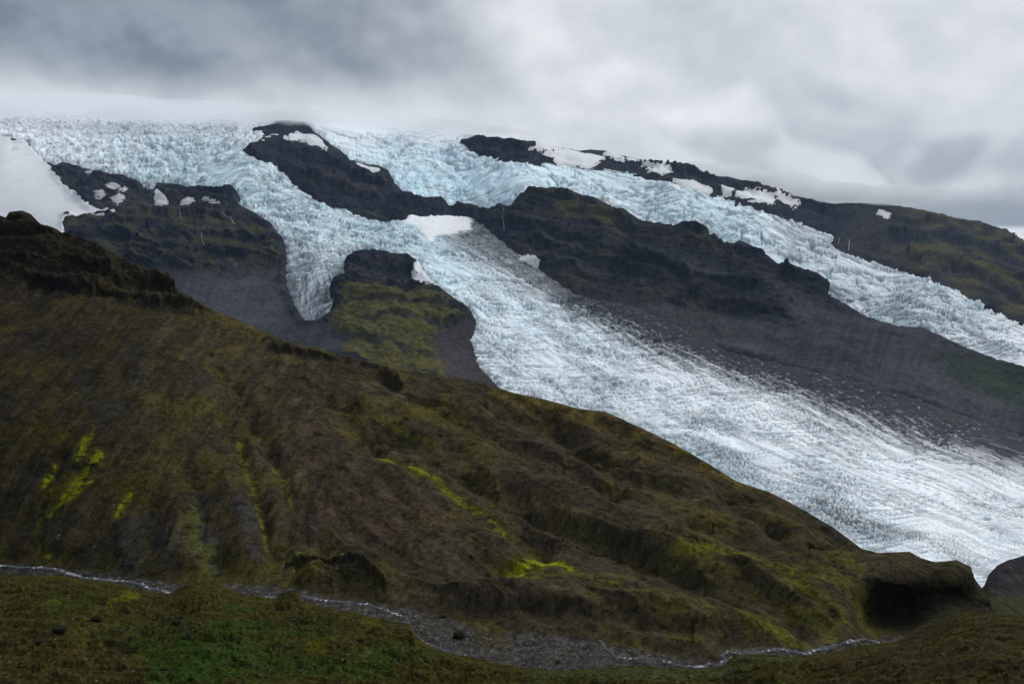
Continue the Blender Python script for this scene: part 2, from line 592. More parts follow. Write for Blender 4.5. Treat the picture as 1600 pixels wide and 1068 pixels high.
# named areas of the far mountain
R_snowfield = region([(-240, 190), (36, 214), (56, 238), (78, 262), (92, 282), (112, 302), (140, 326), (150, 334), (180, 336), (140, 341), (101, 341), (97, 380), (-240, 420)])
R_snowrock = region([(-20, 203), (12, 205), (30, 212), (36, 219), (52, 222), (54, 230), (40, 228), (28, 222), (40, 226), (34, 228), (10, 220), (-20, 216)])
R_cliff = region([(99, 340), (180, 336), (280, 334), (400, 345), (440, 380), (440, 415), (330, 428), (200, 420), (110, 385)])
R_scree_l = region([(250, 418), (330, 426), (438, 416), (446, 470), (470, 510), (520, 510), (560, 545), (470, 560), (330, 500)])
R_knobmoss = region([(545, 455), (590, 445), (640, 450), (690, 470), (715, 500), (705, 520), (670, 520), (690, 560), (720, 590), (600, 590), (540, 545), (520, 500)])
R_knobscree = region([(690, 520), (735, 505), (742, 560), (775, 605), (700, 600), (668, 540)])
R_rscree = region([(960, 375), (1040, 392), (1130, 425), (1200, 450), (1260, 462), (1300, 480), (1440, 516), (1560, 575), (1600, 620), (1450, 600), (1290, 520), (1150, 440), (1040, 420)])
R_moraine = region([(960, 470), (1100, 490), (1300, 520), (1450, 560), (1600, 630), (1600, 700), (1440, 625), (1300, 590), (1130, 545), (1000, 505)])
R_pink = region([(1185, 436), (1205, 434), (1235, 465), (1290, 520), (1330, 545), (1290, 545), (1230, 500)])
R_crags = region([(1052, 352), (1090, 356), (1128, 378), (1110, 390), (1070, 384)])
R_crags2 = region([(1150, 384), (1205, 400), (1222, 420), (1290, 436), (1296, 462), (1262, 464), (1240, 440), (1180, 412)])
R_crags3 = region([(985, 385), (1060, 420), (1120, 445), (1190, 440), (1240, 470), (1235, 500), (1150, 490), (1060, 470), (990, 440), (930, 420)])
R_green = region([(1470, 556), (1540, 562), (1640, 585), (1640, 640), (1560, 628), (1500, 600)])
R_ochre = region([(850, 305), (900, 300), (945, 320), (970, 372), (930, 360), (880, 345)])
R_fareast = region([(1300, 372), (1420, 330), (1700, 390), (1900, 560), (1600, 505), (1450, 436), (1330, 400)])
L_far1 = line_d([(1390, 380), (1480, 372), (1560, 402), (1640, 440)])[0]
L_far2 = line_d([(1500, 400), (1560, 430), (1640, 470)])[0]

FIELD = idw([  # roughness, blueness, dirt in cracks
    (1540, 880, .5, .1, .40), (1300, 790, .85, .25, .5), (1100, 700, .9, .35, .5), (950, 640, .85, .25, .45), (1200, 660, .25, .05, .15), (1050, 600, .3, .1, .1),
    (1400, 730, .2, .05, .12), (1550, 780, .45, .05, .3), (850, 560, .6, .12, .3), (760, 560, .6, .05, .45), (830, 520, .75, .6, .15), (900, 520, .4, .3, .1),
    (760, 450, .5, .45, .15), (820, 440, .3, .25, .1), (680, 390, .5, .65, .1), (600, 370, .5, .45, .15), (500, 370, .8, .5, .2), (470, 440, .8, .35, .35),
    (485, 490, .5, .1, .5), (440, 320, .6, .5, .1), (330, 275, .9, .75, .25), (250, 272, .9, .65, .3), (170, 258, .7, .4, .35), (330, 230, .45, .35, .1), (200, 200, .3, .3, .05),
    (100, 225, .3, .2, .05), (400, 200, .3, .4, .0), (60, 185, .25, .15, .0), (560, 220, .3, .4, .05), (650, 240, .4, .4, .1), (700, 305, .6, 1.15, .12), (640, 292, .5, 1.1, .12), (780, 310, .5, .9, .12),
    (720, 255, .2, .15, .05), (520, 215, .2, .2, .0), (850, 275, .6, .5, .2), (950, 290, .6, .5, .2), (1000, 328, .5, .2, .2), (1100, 350, .75, .65, .15), (1080, 310, .6, .55, .2), (1200, 370, .6, .45, .2), (1250, 360, .5, .2, .4),
    (1300, 420, .75, .4, .3), (1400, 460, .8, .4, .35), (1350, 480, .7, .2, .4), (1500, 500, .75, .3, .4), (1580, 540, .5, .1, .3)], 4.0)

CLIFFS = [  # rim line (left to right), width px, height m
    ([(100, 345), (180, 340), (280, 339), (400, 352)], 9, 15), ([(110, 374), (180, 374), (260, 393), (330, 401), (430, 408)], 9, 16), ([(180, 352), (240, 368), (330, 381), (420, 386)], 8, 13), ([(200, 410), (300, 421), (360, 425), (438, 413)], 9, 15),
    ([(95, 270), (150, 285), (220, 302), (300, 306), (370, 308)], 8, 13), ([(130, 300), (200, 315), (300, 322), (370, 326)], 8, 10),
    ([(392, 238), (450, 242), (510, 258), (560, 284), (612, 304)], 9, 18), ([(440, 266), (500, 286), (570, 312), (640, 322)], 9, 18), ([(630, 319), (700, 328), (770, 334)], 7, 14),
    ([(545, 410), (600, 414), (652, 430)], 7, 12), ([(545, 442), (600, 441), (655, 453)], 8, 11), ([(560, 502), (620, 491), (690, 506), (722, 502)], 8, 10), ([(520, 522), (600, 531), (680, 561)], 9, 10), ([(540, 470), (610, 468), (690, 480)], 7, 8),
    ([(815, 306), (880, 311), (940, 336), (990, 361)], 8, 14), ([(800, 351), (860, 361), (940, 391), (1000, 411)], 9, 16), ([(830, 386), (900, 401), (980, 426), (1040, 446)], 9, 16), ([(860, 416), (930, 441), (1010, 466), (1070, 481)], 9, 14),
    ([(1050, 357), (1085, 364), (1125, 386)], 8, 20), ([(1150, 394), (1205, 407), (1222, 427)], 8, 20), ([(1225, 434), (1285, 442), (1296, 464)], 8, 20), ([(990, 396), (1050, 426), (1110, 449), (1180, 451)], 9, 18), ([(1080, 461), (1140, 486), (1200, 491), (1240, 501)], 9, 16),
    ([(1100, 512), (1200, 532), (1300, 549), (1440, 601), (1600, 660)], 10, 12), ([(1010, 491), (1090, 511), (1160, 531)], 8, 10),
    ([(1340, 371), (1420, 373), (1480, 379), (1540, 393), (1640, 416)], 9, 22), ([(1440, 421), (1520, 431), (1640, 456)], 9, 20), ([(1300, 346), (1400, 346), (1500, 359), (1580, 376)], 7, 18), ([(1420, 401), (1500, 426), (1560, 456), (1640, 500)], 9, 20),
    ([(722, 224), (780, 228), (862, 246)], 6, 20), ([(1000, 262), (1080, 272), (1200, 310), (1300, 335)], 6, 20)]
CLIFFS = [(line_d(l)[1], w, a) for l, w, a in CLIFFS]

# ------------------------------------------------------------------ the far mountain
def make_mountain():
    nc, nr, nb = 1180, 430, 10
    xs = np.linspace(-230, 1830, nc)
    top = SKY(xs)
    bot = np.minimum(CREST(xs) + 90, 1010)
    v = np.linspace(0, 1, nr)[:, None]
    py = bot + (top - bot) * v
    px = np.broadcast_to(xs, py.shape)
    sb = sd_behind(px, py)
    bl = sstep(sb + 1.5 * gn2(px / 9, py / 9, 5), -1.6, 1.6)
    D = np.exp(np.log(D_front(px, py)) * (1 - bl) + np.log(D_back(px, py)) * bl)
    P = place(px, py, D)
    sm = sd_main(px, py); sr = sd_right(px, py) * 1.0
    blr = np.maximum(bl, px < 815)
    ice = np.maximum(sstep(sm, 0, 14), sstep(sr, 0, 14) * blr)
    icem = np.maximum(sstep(sm, -6, 6), sstep(sr, -6, 6) * blr)
    sf = sstep(R_snowfield(px, py) + 6 * gn2(px / 14, py / 14, 3), -6, 8) * (1 - sstep(R_snowrock(px, py), -4, 4))
    scree = np.maximum.reduce([sstep(R_scree_l(px, py), -14, 10), sstep(R_knobscree(px, py), -8, 8), sstep(R_rscree(px, py), -12, 12) * 0.85, sstep(R_moraine(px, py), -10, 12)])
    cragw = np.maximum.reduce([sstep(f(px, py) + 5 * gn2(px / 11, py / 8, 17), -3, 4) for f in (R_crags, R_crags2, R_crags3)]) * (1 - bl)
    scree = scree * (1 - bl) * (1 - .9 * cragw)
    rockw = (1 - sf) * (1 - 0.75 * scree) * (1 - icem * 0.8)
    nrm = grid_normals(blur(P, 4))
    nrm = np.where((nrm[..., 2:3] < 0), -nrm, nrm)
    # big buttresses, then sloping lava beds, then crags
    h = 46 * rid3(P / 420.0, 4, 11) + 16 * fbm3(P / 110.0, 4, 21)
    zt = P[..., 2] + 0.16 * P[..., 0] - 0.05 * P[..., 1] + 22 * fbm3(P / 260.0, 3, 31)
    far = (P[..., 1] > 4800) & (px > 1250)
    per = np.where(far, 70.0, 46.0)
    fr = zt / per - np.floor(zt / per)
    ledge = sstep(fr, 0.0, 0.75) - sstep(fr, 0.8, 1.0)
    h = h + 10 * cragw * rid3(P / np.array((70., 70., 140.)), 3, 57) + 16 * ledge * (0.4 + 0.6 * sstep(fbm3(P / 330.0, 2, 41), -0.3, 0.4))
    fr2 = zt / 17 - np.floor(zt / 17)
    h = h + 3.5 * (sstep(fr2, 0, .7) - sstep(fr2, .75, 1))
    h = h + 12 * rid3(P / 38.0, 3, 51) + 3 * fbm3(P / 9.0, 2, 53)
    # runnels in the scree
    runn = rid2(px / 13 + 0.35 * py / 13, py / 120, 2, 61)
    hs = 1.2 * runn + 5 * fbm3(P / 200.0, 3, 71)
    cliff = 0 * px; bare = 0 * px
    jag = 9 * fbm2(px / 26, py / 26, 3, 121) + 1.8 * gn2(px / 8, py / 8, 122)
    for f, w, a in CLIFFS:
        q = f(px, py) + jag
        am = a * (.6 + .8 * sstep(gn2(px / 60, py / 60, 123), -.3, .4))
        cliff = cliff + am * (np.exp(-(q / (1.4 * w)) ** 2) * sstep(q, -.22 * w, .22 * w) * 1.15 - .6 * np.exp(-((q + .9 * w) / (.8 * w)) ** 2))
        bare = np.maximum(bare, np.exp(-((q + .55 * w) / (.6 * w)) ** 2))
    h = h + cliff * 1.15 + bare * 8 * rid3(P / np.array((26., 26., 90.)), 3, 127)
    fade = sstep(py - top, 0, 10)
    depth_scale = np.clip(P[..., 1] / 4200, 0.55, 1.15)
    disp = (h - 20) * rockw * depth_scale * (0.35 + 0.65 * fade) + hs * scree * (1 - icem)
    edge_crest = np.exp(-(sb / 5.0) ** 2)
    disp = disp * (1 - 0.55 * edge_crest)
    P2 = P + nrm * disp[..., None]
    P2[..., 2] -= 34 * ice
    # ---- ground cover
    N1 = fbm3(P / 160.0, 4, 81); N2 = fbm3(P / 45.0, 3, 91); N3 = fbm3(P / 600.0, 3, 95)
    c = np.empty(P.shape); c[:] = (0.038, 0.039, 0.044)
    c = lay(c, sstep(N1, -0.1, 0.5) * 0.7, (0.054, 0.050, 0.050))
    c = lay(c, sstep(N2, 0.1, 0.5) * 0.5, (0.030, 0.031, 0.035))
    bedc = gn2(zt / per * 1.7, 0 * zt + .5, 101) + .5 * gn2(zt / 11, P[..., 0] / 400, 103)
    c = lay(c, sstep(bedc, .05, .4) * .6, (0.072, 0.060, 0.056))
    c = lay(c, sstep(-bedc, .1, .4) * .6, (0.026, 0.028, 0.033))
    N5 = fbm3(P / 11.0, 2, 93)
    c = c * np.clip(1 + 1.1 * N5 + .8 * N2 + .5 * N1, .25, 2.4)[..., None]
    c = lay(c, scree * 0.9, (0.084, 0.083, 0.081))
    c = lay(c, scree * sstep(N3 + .5 * N1, -.1, .4) * .6, (0.044, 0.042, 0.047))
    c = lay(c, scree * sstep(runn + .6 * N2, 0.2, 0.7) * 0.55, (0.108, 0.100, 0.096))
    c = lay(c, sstep(R_pink(px, py) + 6 * N2, -6, 8) * (1 - bl) * .7, (0.108, 0.090, 0.088))
    c = lay(c, cragw * sstep(N2 + .6 * N5, -.4, .3) * .8, (0.029, 0.029, 0.032))
    c = lay(c, bare * sstep(N2 + N5, -.6, .2) * (1 - .6 * scree) * .8, (0.027, 0.028, 0.032))
    nz = grid_normals(blur(P2, 1))[..., 2]
    nz = np.abs(nz)
    flat = sstep(nz, 0.35, 0.85)
    wm = sstep(R_cliff(px, py), -10, 12) * (1 - bl)
    c = lay(c, wm * sstep(N1 + .5 * N2 + 0.6 * flat, 0.2, 0.8) * 0.55, (0.100, 0.088, 0.026))
    flat = flat * (1 - .8 * bare); wm = wm * (1 - .75 * bare)
    k = (1 - .8 * bare) * sstep(R_knobmoss(px, py) + 22 * N2 + 14 * N1, -8, 10) * (1 - bl)
    c = lay(c, k * (0.5 + 0.5 * sstep(N2, -0.3, .3)), (0.175, 0.150, 0.030))
    c = lay(c, k * sstep(N2 + .6 * N5, 0.0, 0.5) * .8, (0.045, 0.040, 0.026))
    c = lay(c, sstep(R_knobscree(px, py) + 8 * N2, -5, 6) * 0.7, (0.070, 0.052, 0.050))
    c = lay(c, sstep(R_green(px, py) + 18 * N1, -16, 12) * (1 - bl) * 0.75, (0.035, 0.062, 0.030))
    c = lay(c, sstep(R_ochre(px, py) + 14 * N2, -6, 8) * sstep(N1, -0.3, .4) * (1 - bl) * 0.85, (0.165, 0.130, 0.030))
    face = (1 - bl) * sstep(px, 780, 830) * (1 - sstep(px, 1080, 1180)) * (1 - scree)
    c = lay(c, face * sstep(N1 + .5 * N2, -0.1, 0.5) * 0.7, (0.066, 0.064, 0.030))
    c = lay(c, (1 - bl) * sstep(px, 960, 1010) * (1 - sstep(px, 1120, 1160)) * sstep(N3, 0.0, .3) * sstep(N2, 0, .3) * 0.6, (0.085, 0.072, 0.028))
    fe = sstep(px, 1290, 1360) * bl * (1 - icem)
    c = lay(c, fe * 0.7, (0.062, 0.054, 0.048))
    c = lay(c, fe * sstep(N1 + 0.5 * N3 + 0.4 * flat, 0.05, 0.6) * sstep(px, 1360, 1460) * 0.85, (0.140, 0.118, 0.030))
    c = lay(c, fe * np.maximum(np.exp(-(L_far1(px, py) / 9) ** 2), np.exp(-(L_far2(px, py) / 9) ** 2)) * 0.85, (0.022, 0.025, 0.031))
    c = lay(c, (px < 760) * bl * 0, (0.05, 0.05, 0.05))
    # back side, beyond the skyline
    T = P2[-1:]; rows = [P2]
    cols = [c]
    for kk in range(1, nb + 1):
        q = T.copy()
        f = 1 + 0.012 * kk * kk ** 0.5
        q[..., 0] *= f; q[..., 1] *= f
        q[..., 2] = T[..., 2] - 14 * kk ** 1.5
        rows.append(q); cols.append(c[-1:])
    A = np.concatenate(rows); C = np.concatenate(cols)
    C = C * np.array((.56, .59, .65))
    o = build('mountain', A.reshape(-1, 3), grid_quads(*A.shape[:2]), C.reshape(-1, 3), M_rock)
    tag(o, kind='structure')
    return o, px, py, P2, bl


mountain, MPX, MPY, MP, MBL = make_mountain()


def snow_patch(polys, label, name='snow_patch', cat='snow patch', group=None, thick=7.0, rag=4.0, bl=None, col=(0.68, 0.695, 0.715), dirty=0.10, sm=2, grow=0.0, holes=()):
    """a bank of old snow lying on the mountain: rises from the rock at its rim"""
    sd = None
    for p in polys:
        f = poly_sd(p)(MPX, MPY)
        sd = f if sd is None else np.maximum(sd, f)
    for p in holes:
        sd = np.minimum(sd, -poly_sd(p)(MPX, MPY))
    sd = sd + rag * 1.3 * fbm2(MPX / 13, MPY / 6, 4, 7, .6) + grow
    keep = sd > -5
    if bl is not None:
        keep &= (MBL > 0.97) if bl else (MBL < 0.03)
    r = np.where(keep.any(1))[0]; q = np.where(keep.any(0))[0]
    r0, r1, q0, q1 = max(r[0] - 4, 0), r[-1] + 5, max(q[0] - 4, 0), q[-1] + 5
    P = blur(MP[r0:r1, q0:q1].copy(), sm)
    d = sd[r0:r1, q0:q1]
    sc = np.clip(P[..., 1] / 5500, .5, 1.4)
    P[..., 2] += (thick * sstep(d, -1.5, 5) - (1 - sstep(d, -5, 0.3)) * 12 * (1 + 0)) * sc
    P += np.array((0, -1, 0.2)) * (thick * 0.6 * sstep(d, -1.5, 4) * sc)[..., None]
    n = fbm3(P / 90, 3, 5)
    c = np.empty(P.shape); c[:] = col
    c = lay(c, sstep(n, -0.1, .6) * (0.25 + dirty), (0.50, 0.50, 0.50))
    c = lay(c, (1 - sstep(d, 0, 3.5)) * .55, (0.36, 0.355, 0.36))
    st = rid3(P * np.array((1 / 90, 1 / 90, 1 / 25)), 3, 9)
    c = lay(c, dirty * sstep(st, 0.1, .8), (0.16, 0.155, 0.16))
    o = build(name, P.reshape(-1, 3), grid_quads(P.shape[0], P.shape[1], keep[r0:r1, q0:q1]), c.reshape(-1, 3), M_snow)
    tag(o, label, cat, group)
    return o


# ------------------------------------------------------------------ glaciers
def flowline(line, Df):
    p = np.array(line, float)
    t = np.linspace(0, 1, len(p)); tt = np.linspace(0, 1, 260)
    x = np.interp(tt, t, p[:, 0]); y = np.interp(tt, t, p[:, 1])
    for _ in range(60):
        x[1:-1] = (x[:-2] + 2 * x[1:-1] + x[2:]) / 4
        y[1:-1] = (y[:-2] + 2 * y[1:-1] + y[2:]) / 4
    W3 = place(x, y, Df(x, y))
    xy = W3[:, :2]
    s = np.concatenate([[0], np.cumsum(np.hypot(*np.diff(xy, axis=0).T))])
    return xy, s


def flow_st(xy, fl):
    """distance along and across a flow line"""
    c, s = fl
    best = np.full(len(xy), 1e18); S_ = np.zeros(len(xy)); T_ = np.zeros(len(xy))
    for k in range(len(c) - 1):
        a = c[k]; e = c[k + 1] - a; L = np.hypot(*e) + 1e-9
        w = xy - a
        u = np.clip((w @ e) / (L * L), 0, 1)
        d = w - u[:, None] * e
        q = (d ** 2).sum(1)
        m = q < best
        best[m] = q[m]
        S_[m] = s[k] + u[m] * L
        T_[m] = np.sqrt(q[m]) * np.sign(e[0] * d[m, 1] - e[1] * d[m, 0])
    return S_, T_


def make_glacier(name, sdf, Df, box, flows, debris, clip=None):
    x0, x1, y0, y1 = box
    nc = int((x1 - x0) / 1.2); nr = int((y1 - y0) / 0.85)
    px, py = np.meshgrid(np.linspace(x0, x1, nc), np.linspace(y1, y0, nr))
    sd = sdf(px, py) + 6.0 * fbm2(px / 16, py / 12, 4, 77, .6)
    keep = (sd > -7) & (py > SKY(px) + 0.5)
    if clip is not None:
        keep &= clip(px, py)
    px = px[keep]; py = py[keep]; sd = sd[keep]
    rough, blue, dirt = (f(px, py) for f in FIELD)
    P = place(px, py, Df(px, py))
    s = None
    for fl, wfun in flows:
        si, ti = flow_st(P[:, :2], fl)
        if s is None:
            s, t = si, ti
        else:
            w = wfun(px, py)
            mm = (w > .15) & (w < .85)
            if mm.any():
                si = si + np.mean(s[mm] - si[mm]); ti = ti + np.mean(t[mm] - ti[mm])
            s = s * (1 - w) + si * w; t = t * (1 - w) + ti * w
    g = np.clip(P[:, 1] / 2000, 0.7, 2.8)          # crevasse spacing is wider in the high icefalls
    warp1 = fbm2(s / 160, t / 160, 3, 1); warp2 = fbm2(s / 55, t / 55, 3, 2)
    arc = s + 0.00035 * np.clip(t * t, 0, 9e4) + 26 * warp1 + 7 * warp2
    # transverse crevasses, long flow lines, blocks of broken ice
    gate = sstep(fbm2(s / 150, t / 110, 2, 8), -0.45, 0.15)
    tr = np.abs(gn2(arc / (23 * g), t / (240 * g) + 0.3 * warp1, 3)) * 2
    crT = (1 - sstep(tr, 0.05, 0.46)) * gate
    dg = (s * 0.80 + t * 0.60 + 45 * warp1 + 6 * warp2); de = (t * 0.80 - s * 0.60 + 45 * warp1)
    tr2 = np.abs(gn2(dg / (22 * g), de / (120 * g), 13)) * 2
    crD = (1 - sstep(tr2, 0.04, 0.36)) * sstep(fbm2(s / 170, t / 120, 2, 18), -0.15, 0.3)
    big = np.abs(gn2((arc + 30 * warp1) / (85 * g), t / (420 * g), 83)) * 2
    crB = (1 - sstep(big, 0.03, 0.15)) * sstep(fbm2(s / 260, t / 260, 2, 84), -.25, .2)
    big2 = np.abs(gn2(dg / (75 * g), de / (380 * g), 87)) * 2
    crB = np.maximum(crB, (1 - sstep(big2, 0.03, 0.14)) * sstep(fbm2(s / 260, t / 260, 2, 88), -.2, .25))
    rough = np.clip(rough + .55 * fbm2(s / 260, t / 130, 3, 85), .06, 1.15)
    lo = np.abs(gn2(s / 260, (t + 12 * warp2 + 20 * warp1) / 15, 4)) * 2
    crL = (1 - sstep(lo, 0.02, 0.20)) * sstep(fbm2(s / 300, t / 60, 2, 28), -0.2, 0.3)
    f1, f2, cid, ox, oy = voro(arc / (19 * g) + 0.35 * warp2, t / (36 * g) + 0.5 * warp2, 6)
    crV = 1 - sstep(f2 - f1, 0.04, 0.34)
    f1b, f2b, cidb, _, _ = voro(dg / (8 * g) + 0.4 * warp2, de / (17 * g) + 0.5 * warp2, 16)
    crVb = 1 - sstep(f2b - f1b, 0.03, 0.36)
    ws = sstep(rough, 0.42, 1.0)
    crest = rid2(arc / (32 * g), t / (95 * g), 2, 63)
    wav = rid2(arc / (62 * g), t / (230 * g), 2, 67)
    smooth = 1 - sstep(debris(None, px, py, s, t, None, None, None, None), 0, 1)
    low = 1 + .35 * (1 - sstep(P[:, 1], 1800, 3000))
    h = g * (ws * low * (4.4 * (cid - 0.5) + 3.4 * ox - 5.0 * crV + 0.4 * (cidb - 0.5) - 0.5 * crVb + 4.5 * crest)
             + (0.3 + 0.7 * rough) * 4.5 * wav
             - (0.12 + 0.80 * rough) * 9.0 * crT - (0.10 + 0.72 * rough) * 7.0 * crD - 11 * crB - 2.0 * crL * (1 - .7 * ws)
             + 0.6 * fbm2(s / 12, t / 12, 2, 23) * (0.35 + rough) + 6 * fbm2(s / 110, t / 80, 3, 27) * (0.3 + rough)) * smooth
    top_fade = sstep(py - SKY(px), 2, 22)
    h = h * (0.25 + 0.75 * top_fade) * np.clip(P[:, 1] / 2000, 0.75, 1.15)
    rim = sstep(sd, -1, 9)
    sc = np.clip(P[:, 1] / 3500, 0.45, 1.6)
    P[:, 2] += h * (0.25 + 0.75 * rim) + (9 * rim - 26 * (1 - sstep(sd, -7, 1.0))) * sc
    # ---- ice colours
    crack = np.clip(np.maximum.reduce([crT * (0.15 + 0.85 * rough), crD * (0.12 + 0.8 * rough), .95 * crB, .8 * ws * crV, 0.35 * ws * crVb, 0.5 * crL]), 0, 1) * smooth
    n1 = fbm2(s / 90, t / 30, 4, 33); n2 = fbm2(s / 330, t / 70, 3, 37); n3 = fbm2(s / 8, t / 8, 3, 39)
    c = np.empty(P.shape); c[:] = (0.89, 0.905, 0.925)
    b = np.clip(blue * 1.25 + 0.40 * n1 + 0.2 * n3 + 0.25 * (cid - 0.5) * ws, 0, 1)
    c = lay(c, b * 0.8, (0.56, 0.81, 0.90))
    c = lay(c, crack * (0.35 + 0.65 * blue) * 0.8, (0.30, 0.56, 0.69))
    d = dirt * (0.55 + 0.6 * sstep(n2, -0.3, .5))
    c = c * (1 - np.clip(.55 * (d - .12), 0, .4) * sstep(n1 + n2, -.5, .5))[:, None]
    c = lay(c, np.clip(crack * (d * 1.6 + .13) * 1.2, 0, .92), (0.060, 0.070, 0.084))
    c = lay(c, d * sstep(n3 + 0.5 * n1, -0.05, .7) * 0.55, (0.36, 0.37, 0.385))
    c = lay(c, sstep(fbm2(s / 420, t / (16 * g), 3, 41), 0.0, .4) * 0.55, (0.36, 0.385, 0.41))
    c = lay(c, (1 - sstep(py + 10 * n2 - .03 * px, 178, 226)) * (.75 - .3 * crack), (0.86, 0.87, 0.885))
    c = lay(c, (1 - sstep(sd + 5 * n1, 0, 11)) * sstep(n3 + n1, -0.5, .3) * 0.8, (0.085, 0.083, 0.088))
    c = debris(c, px, py, s, t, n1, n2, n3, crack)
    idx = np.full(keep.shape, -1); idx[keep] = np.arange(len(px))
    q = np.stack([idx[:-1, :-1], idx[:-1, 1:], idx[1:, 1:], idx[1:, :-1]], -1).reshape(-1, 4)
    q = q[(q >= 0).all(1)]
    return build(name, P, q, c, M_ice)


INNER = line_d([(640, 352), (672, 378), (720, 396), (785, 430), (850, 470), (920, 508), (1000, 550), (1117, 587), (1201, 615), (1328, 671), (1421, 704), (1600, 737), (1900, 800)])[1]
OUTER = line_d([(720, 330), (760, 352), (830, 410), (900, 455), (1000, 482), (1140, 550), (1346, 595), (1449, 628), (1600, 681), (1900, 780)])[1]
R_cone = region([(625, 348), (650, 332), (720, 332), (738, 345), (735, 365), (690, 372), (668, 382), (655, 360)])


def debris_main(c, px, py, s, t, n1, n2, n3, crack):
    if c is None:
        return np.maximum(sstep(R_cone(px, py), -4, 6) * 0.9, .55 * sstep(INNER(px, py), 0, 25) * sstep(px, 640, 720))
    a = INNER(px, py); b = -OUTER(px, py)
    f = a / (np.abs(a) + np.abs(b) + 1e-3)              # 0 clean ice .. 1 ridge foot
    f = np.where(a < 0, a / 60, f)
    f = f * sstep(px, 640, 720)
    st = fbm2(s / 210, t / 20, 4, 51) * 1.3; st2 = fbm2(s / 60, t / 11, 3, 53) * 1.3; st3 = fbm2(s / 15, t / 9, 2, 57)
    near = sstep(px, 900, 1150)
    w = sstep(f + 0.40 * st + 0.22 * st2 * (1 - .4 * near) + 0.2 * st3, -0.16, 0.40)
    sp = fbm2(s / 24, t / 7, 3, 59) * 1.3
    white = sstep(st * .55 + 0.35 * st2 + .75 * sp + .4 * st3 - 0.75 * f, 0.0, 0.55) * (f < 0.95)
    c = lay(c, sstep(f + .40 * st + .2 * st2, -.55, .25) * sstep(px, 640, 720) * .6, (0.27, 0.275, 0.29))
    w = w * (1 - 0.66 * white)
    up = 1 - sstep(px, 830, 930)
    c = lay(c, w * (0.97 - 0.35 * up * sstep(st2, -0.2, .4)), np.array((0.018, 0.0175, 0.021)) + up[..., None] * np.array((0.05, 0.05, 0.05)))
    cone = sstep(R_cone(px, py) + 5 * n1, -3, 5)
    c = lay(c, cone * (0.95 - 0.5 * sstep(n3, .2, .6)), (0.80, 0.80, 0.81))
    # the little hanging tongue: dark ribs fan out, a dirty rim along its left side
    tg = sstep(R_tong(px, py), -6, 16) * sstep(py, 400, 455)
    rib = 1 - sstep(np.abs(gn2(s / 160, t / 13, 71)) * 2, .05, .5)
    c = lay(c, tg * rib * .72, (0.10, 0.105, 0.115))
    rimd = tg * sstep(452 + .16 * (py - 400) + 9 * n1 - px, -3, 8)
    c = lay(c, rimd * .7, (0.12, 0.118, 0.122))
    return c


def debris_right(c, px, py, s, t, n1, n2, n3, crack):
    if c is None:
        return 0 * px
    m = sstep(fbm2(s / 260, (t - 20) / 26, 3, 61), 0.12, 0.5) * sstep(px, 1150, 1300)
    c = lay(c, m * 0.35, (0.20, 0.20, 0.21))
    m2 = np.exp(-(((px - 1268) / 40) ** 2 + ((py - 362 - 0.42 * (px - 1268)) / 9) ** 2)) * sstep(n3 + n1, -.3, .4)
    return lay(c, m2 * 0.7, (0.13, 0.13, 0.14))


fl_main = flowline([(150, 175), (220, 215), (300, 255), (400, 305), (520, 355), (640, 385), (760, 432), (850, 492), (950, 560), (1100, 640), (1250, 712), (1400, 775), (1560, 835), (1760, 900)], D_front)
fl_tong = flowline([(430, 330), (455, 370), (474, 410), (482, 450), (487, 500), (490, 530)], D_front)
fl_fall = flowline([(230, 190), (245, 235), (255, 265), (262, 300), (270, 340)], D_front)
fl_right = flowline([(480, 190), (560, 215), (650, 240), (760, 268), (880, 285), (1000, 310), (1100, 345), (1200, 385), (1320, 435), (1450, 480), (1600, 548), (1760, 620)], D_back)
fl_lobe = flowline([(640, 215), (665, 250), (690, 285), (700, 330), (705, 360)], D_back)
R_tong = poly_sd([(430, 365), (540, 385), (560, 440), (520, 540), (420, 540), (410, 400)])
R_fall = poly_sd([(60, 225), (340, 235), (380, 330), (60, 330)])
R_lobe = poly_sd([(560, 255), (720, 255), (810, 300), (800, 345), (590, 345)])

main_glacier = make_glacier('glacier', sd_main, D_front, (-230, 1790, 140, 1000),
                            [(fl_main, None), (fl_tong, lambda x, y: sstep(R_tong(x, y), -28, 28)), (fl_fall, lambda x, y: sstep(R_fall(x, y), -40, 40))],
                            debris_main)
tag(main_glacier, 'broad white and blue glacier filling the valley behind the mossy hill', 'glacier')
right_glacier = make_glacier('glacier', sd_right, D_back, (425, 1820, 150, 720), [(fl_right, None), (fl_lobe, lambda x, y: sstep(R_lobe(x, y), -45, 45))], debris_right,
                             clip=lambda x, y: (sd_behind(x, y) > -26) | (x < 812))
tag(right_glacier, 'narrower pale blue glacier curving down behind the dark rock ridge on the right', 'glacier')

# ------------------------------------------------------------------ mossy hill and stream bed
def gul(line, w):
    f = line_d(line)
    return f[0], f[1], w


